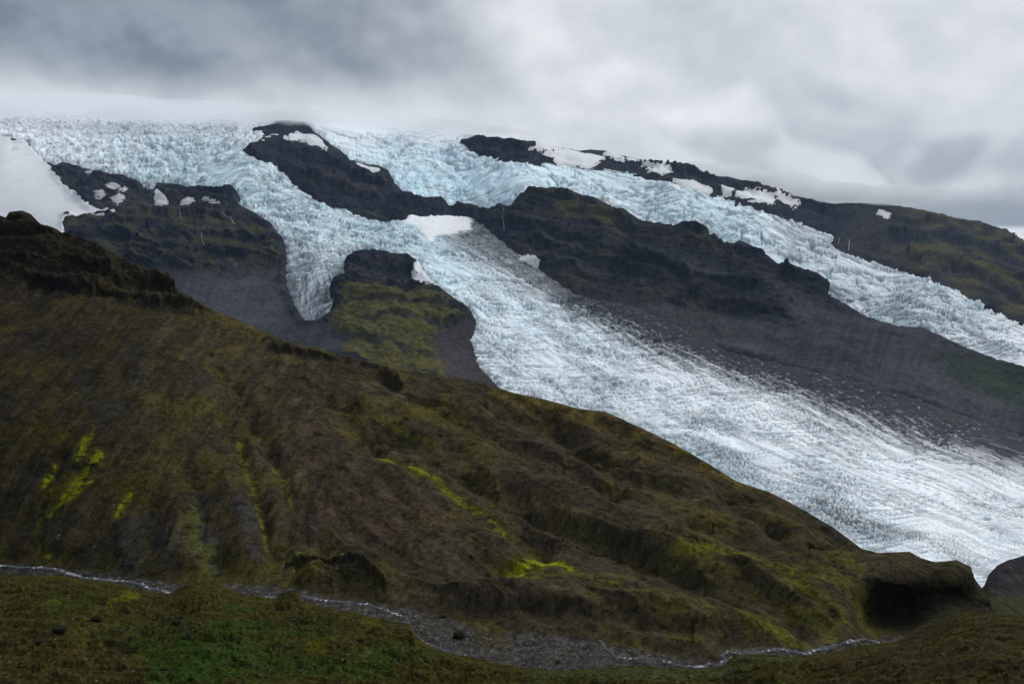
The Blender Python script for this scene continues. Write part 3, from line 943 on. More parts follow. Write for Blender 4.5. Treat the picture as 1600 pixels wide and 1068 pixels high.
BED = -178.0
hill_base = [(-240, 880), (0, 882), (100, 890), (200, 905), (300, 914), (380, 920), (450, 920), (540, 937), (600, 946), (690, 962), (760, 992), (830, 998), (930, 1003), (1000, 1014), (1050, 1024),
             (1090, 1036), (1125, 1030), (1160, 1012), (1215, 1012), (1260, 1016), (1300, 1003), (1345, 996)]
pts_hill = [(-240, 290, 900), (0, 340, 830), (35, 332, 830), (100, 366, 810), (200, 408, 790), (260, 436, 780), (320, 482, 755), (400, 513, 745), (500, 548, 715), (620, 578, 690), (760, 599, 680), (850, 626, 650),
            (945, 645, 620), (1050, 695, 575), (1150, 755, 525), (1250, 795, 485), (1340, 856, 440), (1420, 864, 432), (1500, 879, 418), (1530, 918, 405), (1550, 958, 395), (1760, 1040, 360),
            (0, 600, 570), (0, 740, 495), (100, 780, 475), (120, 600, 585), (200, 600, 600), (210, 480, 715), (60, 450, 730), (300, 700, 535), (270, 800, 472), (400, 600, 640), (430, 800, 475), (500, 700, 550), (600, 800, 478), (700, 700, 560), (560, 620, 630), (560, 880, 425),
            (800, 800, 482), (900, 720, 545), (1000, 800, 475), (1100, 850, 438), (1200, 900, 402), (800, 895, 420), (900, 950, 382), (700, 940, 396), (780, 945, 390), (1000, 930, 392), (1100, 960, 372), (1200, 960, 372), (1280, 930, 385), (1330, 900, 402),
            (1370, 890, 398), (1400, 898, 400), (1440, 904, 404), (1480, 905, 402), (1345, 940, 390), (1372, 935, 397), (1420, 922, 402), (1455, 930, 402), (1420, 970, 399), (1500, 935, 404), (1360, 975, 396), (1530, 950, 396)]
pts_hill += [(x, y, Dz(x, y, BED)) for x, y in hill_base]
pts_hill += [(x, y + 45, Dz(x, y + 45, BED - 0.5)) for x, y in hill_base]
pts_hill += [(1420, 1040, Dz(1420, 1040, BED - 2)), (1560, 1050, Dz(1560, 1050, BED - 2)), (1700, 1080, Dz(1700, 1080, BED - 2)), (600, 1060, Dz(600, 1060, BED)), (200, 1000, Dz(200, 1000, BED)), (-240, 1000, Dz(-240, 1000, BED)), (300, 1110, Dz(300, 1110, BED)), (1000, 1110, Dz(1000, 1110, BED))]
D_hill = rbf(pts_hill, 14.0)
R_bed = poly_sd([(-240, 876), (0, 878), (60, 882), (120, 888), (180, 896), (240, 907), (300, 916), (380, 912), (450, 916), (500, 930), (560, 938), (600, 944), (640, 950), (690, 962), (760, 988), (850, 990),
                 (930, 1000), (1000, 1014), (1050, 1024), (1090, 1036), (1125, 1030), (1135, 1015), (1160, 1012), (1215, 1012), (1260, 1016), (1300, 1002), (1400, 992), (1460, 1000), (1460, 1110), (-240, 1110)])
# (polyline, half width px, depth m)
GULLIES = [
    ([(540, 650), (600, 715), (650, 742), (700, 768), (750, 808), (800, 842), (850, 872)], 13, 5.5),
    ([(590, 690), (650, 700), (720, 740), (745, 762)], 11, 4.0),
    ([(620, 612), (690, 648), (780, 700), (860, 735), (960, 780)], 12, 4.0),
    ([(690, 680), (730, 720), (765, 765), (800, 785)], 14, 4.5),
    ([(760, 634), (830, 668), (900, 700), (960, 722)], 12, 3.5),
    ([(850, 660), (950, 724), (1044, 763), (1137, 796), (1216, 843)], 13, 5.0),
    ([(960, 760), (1012, 785), (1075, 822), (1150, 850)], 10, 3.0),
    ([(1256, 808), (1290, 835), (1325, 858)], 8, 4.0),
    ([(820, 800), (900, 828), (980, 860), (1070, 895), (1140, 935)], 14, 5.0),
    ([(760, 905), (850, 900), (940, 925), (1040, 938), (1140, 940)], 12, 4.0),
    ([(350, 640), (372, 690), (390, 750), (415, 830), (432, 905)], 10, 4.5),
    ([(400, 670), (440, 740), (455, 800), (450, 870)], 9, 3.5),
    ([(330, 560), (370, 610), (400, 665)], 12, 4.0),
    ([(500, 600), (540, 650), (560, 700), (600, 760), (640, 800)], 9, 2.5),
    ([(110, 690), (75, 760), (60, 820), (62, 880)], 10, 4.0),
    ([(150, 690), (110, 760), (75, 800)], 8, 2.5),
    ([(205, 800), (170, 850), (150, 895)], 12, 3.5),
    ([(245, 800), (240, 850), (225, 900)], 11, 3.5),
    ([(300, 760), (330, 830), (345, 900)], 12, 3.5),
    ([(455, 900), (500, 868), (520, 880), (545, 930)], 12, 5.0),
    ([(1060, 880), (1130, 900), (1210, 940), (1260, 1000)], 9, 2.5),
    ([(1150, 870), (1250, 920), (1300, 980)], 9, 2.5),
    ([(1270, 860), (1330, 920), (1350, 980)], 9, 2.5),
]
RIDGES = [
    ([(640, 735), (700, 755), (760, 790), (830, 830), (880, 850)], 12, 2.5),
    ([(690, 660), (740, 690), (790, 730), (820, 765)], 14, 3.0),
    ([(860, 770), (930, 790), (1000, 820), (1060, 850)], 14, 3.0),
    ([(700, 948), (800, 940), (880, 935), (960, 952), (1060, 962), (1110, 985)], 11, 5.0),
    ([(480, 905), (520, 890), (580, 905), (600, 930)], 14, 5.0),
    ([(640, 860), (700, 870), (690, 900)], 18, 3.0),
    ([(430, 548), (520, 556), (580, 572), (620, 596)], 9, 4.5),
    ([(200, 830), (190, 880)], 12, 3.0), ([(270, 790), (285, 850), (290, 900)], 16, 3.5), ([(370, 770), (385, 840), (390, 900)], 16, 3.5),
    ([(1000, 740), (1100, 790), (1180, 830)], 14, 2.5),
]
SCARPS = [([(425, 556), (470, 560), (520, 563), (575, 580), (615, 606)], 7, 3.5), ([(690, 968), (800, 966), (900, 972), (1000, 985)], 14, 4.0)]
_gul = [(line_d(l)[0], w, d) for l, w, d in GULLIES]
_rid = [(line_d(l)[0], w, d) for l, w, d in RIDGES]
_sca = [(line_d(l)[0], w, d) for l, w, d in SCARPS]
R_crag = poly_sd([(-240, 280), (0, 325), (60, 340), (120, 365), (200, 400), (265, 432), (285, 465), (325, 485), (300, 492), (240, 480), (180, 465), (120, 450), (60, 440), (0, 448), (-240, 460)])
R_hollow_shade = poly_sd([(1364, 906), (1400, 913), (1440, 914), (1480, 926), (1500, 950), (1480, 965), (1410, 990), (1372, 990), (1362, 950)])  # hollow under the bluff lip, where shade is painted in
BRIGHT = [([(100, 690), (92, 708), (80, 735), (65, 760)], 2.2, 1.0), ([(135, 690), (128, 712), (124, 722)], 5.0, .9), ([(148, 672), (140, 700), (128, 722)], 1.6, .7),
          ([(155, 718), (140, 735), (118, 760), (100, 778)], 6.5, 1.1), ([(142, 752), (125, 764), (110, 778)], 4.0, 1.0), ([(100, 778), (85, 795), (75, 810)], 3.0, .7),
          ([(80, 765), (74, 785)], 4.0, .9), ([(75, 800), (62, 820), (60, 850), (66, 872)], 2.5, .6), ([(70, 868), (76, 872)], 5, 1.0),
          ([(204, 777), (192, 792), (184, 808)], 4.5, 1.0), ([(598, 720), (625, 732), (660, 742)], 5.0, .8), ([(660, 742), (700, 766), (720, 785), (760, 812), (800, 842), (845, 868)], 4.0, .6),
          ([(540, 650), (575, 660), (640, 685), (680, 697)], 4.0, .35), ([(372, 690), (392, 752), (412, 830), (415, 860)], 2.6, .5), ([(425, 725), (450, 762), (457, 800)], 2.2, .45),
          ([(770, 912), (800, 905), (815, 900)], 7.0, .8), ([(815, 897), (838, 888), (850, 888)], 8.0, 1.3), ([(838, 886), (870, 888), (892, 896)], 4.5, 1.0), ([(780, 918), (830, 916), (900, 908), (960, 918)], 6, .3),
          ([(1062, 870), (1110, 875), (1130, 884)], 7, .45), ([(1140, 885), (1175, 888)], 4, .5), ([(1240, 925), (1275, 960), (1300, 985)], 16, .35), ([(1170, 985), (1215, 995), (1240, 1010)], 10, .3), ([(1300, 870), (1330, 880)], 8, .3),
          ([(300, 800), (310, 850), (325, 890)], 9, .35), ([(430, 880), (470, 870), (480, 905)], 10, .3), ([(700, 640), (720, 650)], 8, .2)]
_bri = [(line_d(l)[0], w, a) for l, w, a in BRIGHT]
HCLIFF = [([(-20, 376), (60, 364), (110, 380), (165, 398)], 6, 3.5), ([(0, 412), (100, 412), (180, 441), (262, 456)], 7, 4), ([(40, 441), (150, 456), (240, 479), (300, 486)], 7, 4), ([(150, 426), (215, 441), (278, 463)], 6, 4), ([(280, 470), (320, 484), (335, 492)], 5, 3),
          ([(430, 552), (480, 556), (540, 562), (590, 580), (625, 606)], 6, 3.0), ([(1366, 908), (1440, 914), (1500, 928), (1540, 950)], 6, 2.5), ([(460, 880), (500, 872), (560, 890), (600, 925)], 7, 3.0)]
FOLDS = [([(870, 655), (950, 712), (1044, 755), (1137, 790), (1216, 838), (1260, 870)], 12, 6), ([(760, 640), (850, 672), (930, 706), (1000, 742)], 11, 4.5), ([(640, 622), (720, 655), (800, 690), (880, 730)], 12, 5), ([(690, 690), (735, 725), (775, 768)], 12, 5),
         ([(980, 772), (1050, 808), (1110, 832)], 10, 4), ([(830, 795), (920, 825), (1000, 858), (1090, 900)], 13, 6), ([(560, 640), (640, 680), (720, 735), (800, 800), (860, 850)], 12, 5), ([(1256, 803), (1330, 855)], 7, 4), ([(480, 600), (540, 650), (600, 700)], 11, 4),
         ([(640, 745), (700, 790), (760, 840)], 12, 4), ([(1090, 860), (1160, 890), (1230, 940)], 11, 4), ([(690, 962), (800, 958), (900, 964), (1000, 978), (1080, 990)], 12, 5)]
FOLDS = [(line_d(l)[1], w, a) for l, w, a in FOLDS]
HCLIFF = [(line_d(l)[1], w, a) for l, w, a in HCLIFF]
GREYS = [([(205, 830), (200, 880)], 22, .8), ([(310, 790), (330, 880)], 26, .9), ([(385, 800), (400, 870)], 22, .9), ([(235, 810), (262, 880)], 16, .8), ([(470, 850), (490, 830)], 18, .6), ([(60, 735), (40, 760)], 20, .5),
         ([(160, 660), (190, 640)], 22, .5), ([(300, 590), (350, 615)], 20, .45), ([(120, 560), (150, 630)], 20, .5), ([(205, 560), (215, 610)], 18, .4), ([(150, 470), (150, 520)], 18, .4), ([(60, 480), (50, 560)], 18, .35), ([(750, 620), (790, 612)], 9, .7), ([(1105, 728), (1120, 742)], 8, .9), ([(1275, 812), (1320, 840)], 9, .6), ([(1390, 880), (1385, 900)], 14, .4)]
_gre = [(line_d(l)[0], w, a) for l, w, a in GREYS]


def make_hill():
    nc, nr, nb = 1180, 520, 26
    xs = np.linspace(-230, 1740, nc)
    top = CREST(xs)
    bot = np.maximum(EDGE(xs) + 46, top + 20)
    v = np.linspace(0, 1, nr)[:, None]
    py = bot + (top - bot) * v
    px = np.broadcast_to(xs, py.shape)
    P = place(px, py, D_hill(px, py))
    bed = sstep(R_bed(px, py) + 4 * fbm3(P / 9, 2, 3), -3, 3)
    crag = sstep(R_crag(px, py), -14, 8)
    nrm = grid_normals(blur(P, 8))
    nrm = np.where(nrm[..., 2:3] < 0, -nrm, nrm)
    X, Y = P[..., 0], P[..., 1]
    k = sstep(px, 380, 640)
    wl = fbm2(X / 120, Y / 120, 3, 1); wl2 = fbm2(X / 30, Y / 30, 3, 2)
    # across / along the fall of the slope
    ac = (X + Y) * 0.707; al = (X - Y) * 0.707
    foldR = rid2(ac / 46 + 0.6 * wl, al / 240, 2, 3, .38)
    foldL = rid2(X / 24 + 0.4 * wl, Y / 150, 4, 5)
    h = 7.5 * foldR * k + 4.2 * foldL * (1 - k)
    h = h + 4.0 * fbm3(P / 70.0, 3, 7) + 0.8 * fbm3(P / 17.0, 3, 9) + 0.5 * rid3(P / 5.0, 3, 13) + 1.2 * (k * rid2(ac / 15 + wl, al / 70, 3, 14) + (1 - k) * rid2(X / 13 + wl, Y / 70, 3, 114))
    for f, w, d in _gul:
        q = f(px, py) + 7 * wl + 4 * wl2
        h = h - 0.95 * d * (.55 + .9 * sstep(wl2, -.4, .4)) * np.exp(-np.abs(q / (w * 1.5)) ** 1.6)
    for f, w, d in _rid:
        h = h + d * np.exp(-((f(px, py) + 7 * wl) / (1.3 * w)) ** 2)
    for f, w, d in _sca:
        h = h - d * np.exp(-(f(px, py) / w) ** 2)
    zt = P[..., 2] + 6 * fbm3(P / 60.0, 3, 15) + 0.05 * X
    fr = zt / 15 - np.floor(zt / 15)
    cr = 7.5 * (sstep(fr, 0, .7) - sstep(fr, .75, 1)) + 5 * rid3(P / np.array((16., 16., 40.)), 3, 17) + 3 * fbm3(P / 9.0, 3, 19)
    jag = 6 * fbm2(px / 18, py / 18, 3, 121) + 1.5 * gn2(px / 7, py / 7, 122)
    bare = 0 * px
    hcl = 0 * px
    for f, w, a in HCLIFF:
        q = f(px, py) + jag
        hcl = hcl + a * (np.exp(-(q / (1.4 * w)) ** 2) * sstep(q, -.22 * w, .22 * w) * 1.15 - .6 * np.exp(-((q + .9 * w) / (.8 * w)) ** 2))
        bare = np.maximum(bare, np.exp(-((q + .55 * w) / (.6 * w)) ** 2))
    for f, w, a in FOLDS:
        q = f(px, py) + 7 * wl + 4 * wl2
        hcl = hcl + 0.42 * a * (np.exp(-(q / (2.0 * w)) ** 2) * sstep(q, -.6 * w, .6 * w) * 1.1 - .7 * np.exp(-((q + 1.0 * w) / (1.0 * w)) ** 2)) * (.6 + .8 * sstep(wl2, -.4, .4))
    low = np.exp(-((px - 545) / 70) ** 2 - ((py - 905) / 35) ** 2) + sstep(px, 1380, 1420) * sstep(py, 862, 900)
    h = h * (1 - 0.5 * crag) + (cr - 4) * crag + np.clip(low, 0, 1) * (6.0 * rid3(P / 13.0, 4, 29) + 2.5 * rid3(P / np.array((4., 4., 9.)), 3, 30) - 3.5 + 3 * (sstep(fr, 0, .7) - sstep(fr, .75, 1)))
    fade = sstep(py - top, 0, 14) * 0.75 + 0.25
    h = h + hcl
    h = h * (1 - .8 * sstep(px, 1300, 1360)) * sstep(-R_bed(px, py), -3, 34)
    h = h * (1 - bed) * fade + bed * (0.35 * fbm3(P / 7.0, 3, 23) + 0.25 * fbm3(P / 1.6, 2, 24))
    P2 = P + nrm * h[..., None]
    # ---- cover
    n1 = fbm3(P / 40.0, 4, 31); n2 = fbm3(P / 11.0, 4, 33); n3 = fbm3(P / 95.0, 3, 35); n4 = fbm3(P / 3.5, 2, 37)
    st = k * fbm2(ac / 9 + wl, al / 60, 4, 39) + (1 - k) * fbm2(X / 7 + .5 * wl, Y / 60, 4, 139)
    c = np.empty(P.shape); c[:] = (0.048, 0.041, 0.030)
    c = lay(c, sstep(n1 + .5 * st + .3 * n3, -.05, .45) * 0.8, (0.098, 0.086, 0.022))
    c = lay(c, sstep(n3 + .5 * n2, -.1, .4) * 0.65, (0.046, 0.038, 0.036))
    c = lay(c, sstep(st + .3 * n2, 0.0, .45) * 0.55, (0.082, 0.072, 0.054))
    pur = np.exp(-((px - 590) / 130) ** 2 - ((py - 810) / 60) ** 2) + .6 * np.exp(-((px - 480) / 90) ** 2 - ((py - 700) / 50) ** 2) + .5 * np.exp(-((px - 900) / 120) ** 2 - ((py - 740) / 40) ** 2)
    c = lay(c, np.clip(pur, 0, 1) * sstep(n2 + .5 * st, -.5, .3) * 0.8, (0.068, 0.047, 0.048))
    yel = sstep(px, 720, 800) * (1 - sstep(px, 1100, 1250)) * np.exp(-((py - top - 12) / 18) ** 2) + 0.6 * np.exp(-((px - 330) / 60) ** 2 - ((py - 495) / 16) ** 2)
    c = lay(c, yel * sstep(n2, -.4, .4) * 0.8, (0.120, 0.095, 0.022))
    lm = (1 - sstep(px, 330, 480)) * sstep(py, 560, 700)
    c = lay(c, lm * sstep(n1, -.3, .4) * .55, (0.064, 0.060, 0.014))
    rm = sstep(px, 1120, 1220) * sstep(py - top, 8, 40)
    c = lay(c, rm * sstep(n1 + .5 * st, -.3, .5) * .6, (0.085, 0.084, 0.015))
    for f, w, a in _gre:
        c = lay(c, a * sstep(np.exp(-(f(px, py) / w) ** 2) * (1 + .7 * n2 + .6 * st), .3, .7), (0.040, 0.039, 0.046))
    for f, w, d in _gul:
        c = lay(c, .45 * np.exp(-((f(px, py) + 4 * wl) / (w * .8)) ** 2) * sstep(n2, -.3, .3), (0.046, 0.048, 0.016))
    for f, w, a in _bri:
        c = lay(c, .55 * min(a, 1) * sstep(np.exp(-(f(px, py) / (w * 2.6)) ** 2) * (1 + .9 * n2 + .9 * st), .25, .9), (0.105, 0.112, 0.014))
        q = np.exp(-((f(px, py) + 2 * n2) / (w * 1.25)) ** 2)
        c = lay(c, min(a, 1) * .92 * sstep(q * (1 + 1.2 * n2 + 1.1 * st + 1.3 * n4), .30, .95), (0.05 + 0.165 * a, 0.055 + 0.205 * a, 0.010))
    c = lay(c, bare * sstep(n2 + .6 * n4, -.5, .2) * .85, (0.030, 0.029, 0.028))
    rock = crag * sstep(n2 + .6 * n1, -.35, .3)
    c = lay(c, rock * .85, (0.036, 0.033, 0.029))
    c = lay(c, crag * sstep(n1 + n2, .25, .7) * .7, (0.075, 0.062, 0.024))
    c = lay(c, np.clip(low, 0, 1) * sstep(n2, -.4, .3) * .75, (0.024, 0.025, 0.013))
    c = lay(c, sstep(R_hollow_shade(px, py) + 20 * n2 + 10 * n4 + 8 * n1, -6, 12) * .88, (0.024, 0.024, 0.021))  # shade of the hollow put into the rock colour
    c = lay(c, sstep(n4 + .5 * n2, .45, .7) * .5, (0.030, 0.027, 0.022))
    c = lay(c, bed, (0.062, 0.060, 0.066))
    c = lay(c, bed * sstep(n4, .0, .5) * .6, (0.100, 0.097, 0.102))
    c = lay(c, bed * sstep(n1 + .3 * n2, .22, .5) * .9 * sstep(px, 640, 760), (0.052, 0.046, 0.022))
    c = lay(c, bed * sstep(fbm3(P / 5.5, 3, 47), -.05, .35) * .6, (0.034, 0.033, 0.038))
    c = c * (1 + .75 * n4 + .55 * fbm3(P / 1.4, 2, 45) + .5 * n2)[..., None]
    T = P2[-1:]; rows = [P2]; cols = [c]
    for j in range(1, nb + 1):
        q = T.copy()
        q[..., 1] += 9.0 * j; q[..., 0] *= q[..., 1] / T[..., 1]
        q[..., 2] -= 9.0 * j * (0.30 + 0.035 * j)
        q[..., 2] += 2.0 * fbm2(q[..., 0] / 20, q[..., 1] / 20, 3, 41) * min(j / 3, 1)
        rows.append(q); cols.append(c[-1:])
    A = np.concatenate(rows); C = np.concatenate(cols)
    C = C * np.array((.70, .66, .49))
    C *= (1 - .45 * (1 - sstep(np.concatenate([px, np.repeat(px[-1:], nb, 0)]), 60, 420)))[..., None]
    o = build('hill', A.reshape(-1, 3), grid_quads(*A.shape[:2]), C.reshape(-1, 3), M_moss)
    return tag(o, kind='structure'), P2


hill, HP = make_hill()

# ------------------------------------------------------------------ foreground shelf
pts_fg = [(x, float(EDGE(x)), z) for x, z in ((-240, -168), (0, -169), (150, -170), (262, -173), (315, -168), (372, -172), (430, -173), (460, -169), (490, -173), (560, -173), (610, -173), (640, -174), (668, -174.5), (700, -174.5), (800, -174.5), (870, -174),
                                             (980, -173.5), (1090, -174), (1130, -174), (1165, -173), (1200, -173), (1290, -173), (1340, -172), (1400, -169), (1440, -166), (1490, -158), (1600, -152), (1760, -140))]
pts_fg += [(-240, 1068, -142), (0, 1068, -148), (200, 1068, -152), (400, 1068, -154), (600, 1068, -158), (800, 1068, -166), (1000, 1068, -167), (1200, 1068, -160), (1400, 1068, -150), (1600, 1068, -136), (1760, 1068, -130),
           (100, 980, -159), (300, 980, -161), (500, 1000, -164), (600, 1020, -166), (1500, 1010, -148), (1400, 1030, -154), (-240, 1300, -120), (300, 1300, -125), (800, 1300, -130), (1300, 1300, -120), (1760, 1300, -105), (1300, 1045, -163)]
Z_fg = rbf(pts_fg, 12.0, False)
FGREEN = [([(240, 1010), (300, 1030), (380, 1040)], 40, .9), ([(330, 985), (420, 990), (520, 985)], 16, .7), ([(430, 1040), (520, 1045), (600, 1040)], 26, .7), ([(80, 955), (150, 945)], 10, .5), ([(350, 955), (400, 960)], 8, .5), ([(230, 1060), (330, 1062)], 14, .9), ([(600, 1010), (660, 1030)], 12, .4)]
FYEL = [([(195, 931), (215, 932), (170, 945)], 5, .9), ([(490, 1015), (505, 1018)], 7, .8), ([(570, 975), (590, 972)], 6, .5), ([(30, 965), (100, 952)], 4, .35)]
FBROWN = [([(0, 1030), (100, 1040), (200, 1060)], 38, .7), ([(230, 990), (260, 1000)], 18, .6), ([(520, 1025), (560, 1030)], 18, .5), ([(430, 980), (560, 985)], 10, .5), ([(1300, 1050), (1450, 1035), (1600, 1030)], 40, 1.0), ([(1480, 990), (1600, 985)], 14, .7)]
FGREY = [([(840, 1060), (1000, 1056), (1160, 1050)], 14, .8), ([(1160, 1030), (1250, 1040)], 10, .7), ([(390, 1030), (410, 1062)], 8, .6), ([(330, 1025), (340, 1030)], 6, .7), ([(290, 990), (300, 1000)], 7, .7), ([(140, 1000), (200, 985), (230, 978)], 4, .6)]
_fg = [[(line_d(l)[0], w, a) for l, w, a in L] for L in (FGREEN, FYEL, FBROWN, FGREY)]


def make_ground():
    nc, nr, nb = 1180, 300, 9
    xs = np.linspace(-230, 1740, nc)
    top = EDGE(xs)
    v = np.linspace(0, 1, nr)[:, None] ** 0.9
    py = 1280 + (top - 1280) * v
    px = np.broadcast_to(xs, py.shape)
    z = Z_fg(px, py)
    P = place(px, py, z / ray(px, py)[1])
    X, Y = P[..., 0], P[..., 1]
    wl = fbm2(X / 40, Y / 40, 3, 1)
    fade = sstep(py - top, 0, 26) * 0.85 + 0.15
    # soil creep terraces and hummocks
    ter = fbm2(X / 26 + .6 * wl, Y / 7 + .8 * wl, 4, 3)
    hum = rid2(X / 9 + wl, Y / 6 + wl, 3, 5)
    right = sstep(px, 1200, 1400)
    h = 3.0 * ter + 1.6 * hum + 1.1 * rid2(X / 18 + wl, Y / 4.5 + 1.5 * wl, 3, 25) + 0.55 * fbm2(X / 2.2, Y / 2.0, 3, 7) + 1.6 * fbm2(X / 45, Y / 30, 2, 9)
    P[..., 2] += h * fade * (1 - .25 * right)
    n1 = fbm2(X / 22, Y / 14, 4, 11); n2 = fbm2(X / 6, Y / 4, 4, 13); n3 = fbm2(X / 1.6, Y / 1.3, 3, 15)
    c = np.empty(P.shape); c[:] = (0.062, 0.056, 0.020)
    c = lay(c, sstep(n1, -.2, .4) * .6, (0.052, 0.043, 0.024))
    c = lay(c, sstep(n2, 0, .5) * .6, (0.075, 0.072, 0.020))
    for L, rgb_, amp in zip(_fg, ((0.034, 0.074, 0.016), (0.140, 0.135, 0.014), (0.066, 0.044, 0.024), (0.075, 0.090, 0.058)), (.9, .9, .8, .75)):
        for f, w, a in L:
            c = lay(c, amp * a * sstep(np.exp(-(f(px, py) / w) ** 2) + .5 * n2 + .3 * n1, .3, .75), rgb_)
    c = lay(c, right * sstep(n2 + n1, -.5, .3) * .8, (0.046, 0.035, 0.030))
    c = lay(c, right * sstep(fbm2(X / 30, Y / 5, 3, 19), .0, .5) * .6, (0.075, 0.066, 0.024))
    c = lay(c, sstep(n3 + .7 * n2, .35, .7) * .6, (0.026, 0.022, 0.014))
    c = lay(c, sstep(n3 - .4 * n2, .4, .75) * .4, (0.11, 0.115, 0.075))
    c = lay(c, sstep(ter, .1, -.5) * .4, (0.036, 0.032, 0.012))
    c = c * (1 + .9 * n3 + .5 * n2 + .4 * fbm2(X / .7, Y / .6, 2, 21))[..., None]
    T = P[-1:]; rows = [P]; cols = [c]
    for j in range(1, nb + 1):
        q = T.copy()
        q[..., 1] += 1.1 * j; q[..., 0] *= q[..., 1] / T[..., 1]
        q[..., 2] -= 0.45 * j * j
        rows.append(q); cols.append(c[-1:] * .8)
    A = np.concatenate(rows); C = np.concatenate(cols)
    C = C * np.array((.52, .53, .30))
    o = build('ground', A.reshape(-1, 3), grid_quads(*A.shape[:2]), C.reshape(-1, 3), M_turf)
    return tag(o, kind='structure')


ground = make_ground()


def make_bank():
    """grey hillside across the canyon, lower right"""
    nc, nr = 260, 150
    xs = np.linspace(1500, 1800, nc)
    top = np.interp(xs, [1500, 1538, 1545, 1558, 1575, 1600, 1680, 1800], [960, 915, 897, 884, 875, 868, 848, 820])
    v = np.linspace(0, 1, nr)[:, None]
    py = 1010 + (top - 1010) * v
    px = np.broadcast_to(xs, py.shape)
    D = 560 + 150 * v ** 0.8 + 0 * px
    P = place(px, py, D)
    X, Y = P[..., 0], P[..., 1]
    P[..., 2] += (1.6 * fbm3(P / 22, 4, 3) + 1.8 * rid2(X / 9, (Y + 2 * P[..., 2]) / 60, 3, 9)) * (0.3 + .7 * sstep(py - top, 0, 12))
    n = fbm3(P / 14, 3, 5)
    c = np.empty(P.shape); c[:] = (0.062, 0.058, 0.058)
    c = lay(c, sstep(n, 0, .5) * .5, (0.042, 0.039, 0.040))
    c = lay(c, sstep(py + 20 * n - .35 * (px - 1560), 915, 940) * .8, (0.070, 0.070, 0.022))
    T = P[-1:]; rows = [P]; cols = [c]
    for j in range(1, 8):
        q = T.copy(); q[..., 1] += 10 * j; q[..., 0] *= q[..., 1] / T[..., 1]; q[..., 2] -= 10 * j * (.3 + .08 * j)
        rows.append(q); cols.append(c[-1:])
    A = np.concatenate(rows); C = np.concatenate(cols)
    C = C * .6
    o = build('hillside', A.reshape(-1, 3), grid_quads(*A.shape[:2]), C.reshape(-1, 3), M_moss)
    return tag(o, kind='structure')


bank = make_bank()

# ------------------------------------------------------------------ snow
snow_patch([[(-240, 190), (36, 212), (54, 236), (74, 260), (88, 280), (110, 302), (138, 326), (150, 334), (180, 335), (178, 338), (140, 342), (101, 342), (97, 380), (60, 400), (-240, 420)]],
           'wide smooth pale snowfield at the far left above the dark crag', 'snowfield', 'snowfield', thick=9, rag=3, col=(0.60, 0.615, 0.64), dirty=0.04, sm=14, grow=2,
           holes=[[(-20, 203), (12, 205), (30, 211), (36, 218), (30, 224), (20, 221), (8, 214), (-20, 212)], [(16, 222), (34, 221), (41, 226), (30, 228)], [(37, 218), (52, 221), (55, 230), (47, 231)], [(14, 230), (26, 232), (30, 236), (18, 235)], [(74, 269), (82, 270), (80, 274)]])
snow_patch([[(388, 228), (395, 207), (411, 211), (412, 220), (400, 227)], [(406, 229), (427, 218), (441, 219), (452, 231), (468, 228), (482, 230), (500, 240), (516, 242), (500, 222), (478, 214), (465, 208), (456, 212), (450, 222), (440, 214), (424, 213)]],
           'small snow patch on the dark outcrop at the top of the icefall', thick=6, rag=1.5)
snow_patch([[(654, 416), (664, 429), (682, 446), (688, 455), (668, 449), (648, 441), (646, 428)]], 'small white snow patch between the mossy knob and the glacier', thick=8, rag=1.5, grow=2)
snow_patch([[(556, 258), (575, 267), (592, 273), (586, 277), (568, 271), (556, 264)]], 'thin snow strip on the edge of the dark nunatak', thick=6, rag=.6, grow=1.5)
SKYSNOW = [([(811, 226), (879, 237), (906, 244), (942, 254), (922, 262), (872, 258), (851, 246), (829, 235)], 'large snow patch on the skyline ridge beside the dark rock band'),
           ([(943, 247), (954, 241), (974, 250), (974, 256), (958, 252)], 'snow patch just right of the dark skyline knoll'),
           ([(997, 253), (1016, 259), (1037, 263), (1041, 268), (1009, 263)], 'upper one of two long snow strips on the skyline ridge'),
           ([(1003, 267), (1044, 269), (1048, 276), (1022, 274)], 'lower one of two long snow strips on the skyline ridge'),
           ([(979, 248), (993, 252), (990, 256), (980, 252)], 'tiny snow fleck on the skyline between two larger patches'),
           ([(1149, 307), (1164, 302), (1192, 310), (1206, 317), (1203, 323), (1178, 318), (1150, 312)], 'broken snow patch on the dark far ridge beneath the cloud'),
           ([(1125, 296), (1133, 301), (1146, 299), (1140, 309), (1130, 308)], 'small forked snow patch left of the broken one on the far ridge'),
           ([(1201, 304), (1222, 312), (1244, 323), (1240, 326), (1218, 316)], 'narrow slanting snow streak on the far ridge under the cloud'),
           ([(1053, 286), (1081, 290), (1110, 302), (1106, 304), (1078, 295)], 'snow rim along the upper edge of the right glacier'),
           ([(1370, 335), (1386, 344), (1383, 346), (1371, 339)], 'lone short snow streak on the brown far right ridge')]
for poly, lab in SKYSNOW:
    snow_patch([poly], lab, thick=7, rag=.8, grow=2.2, group='snow patches along the skyline ridge', sm=2)
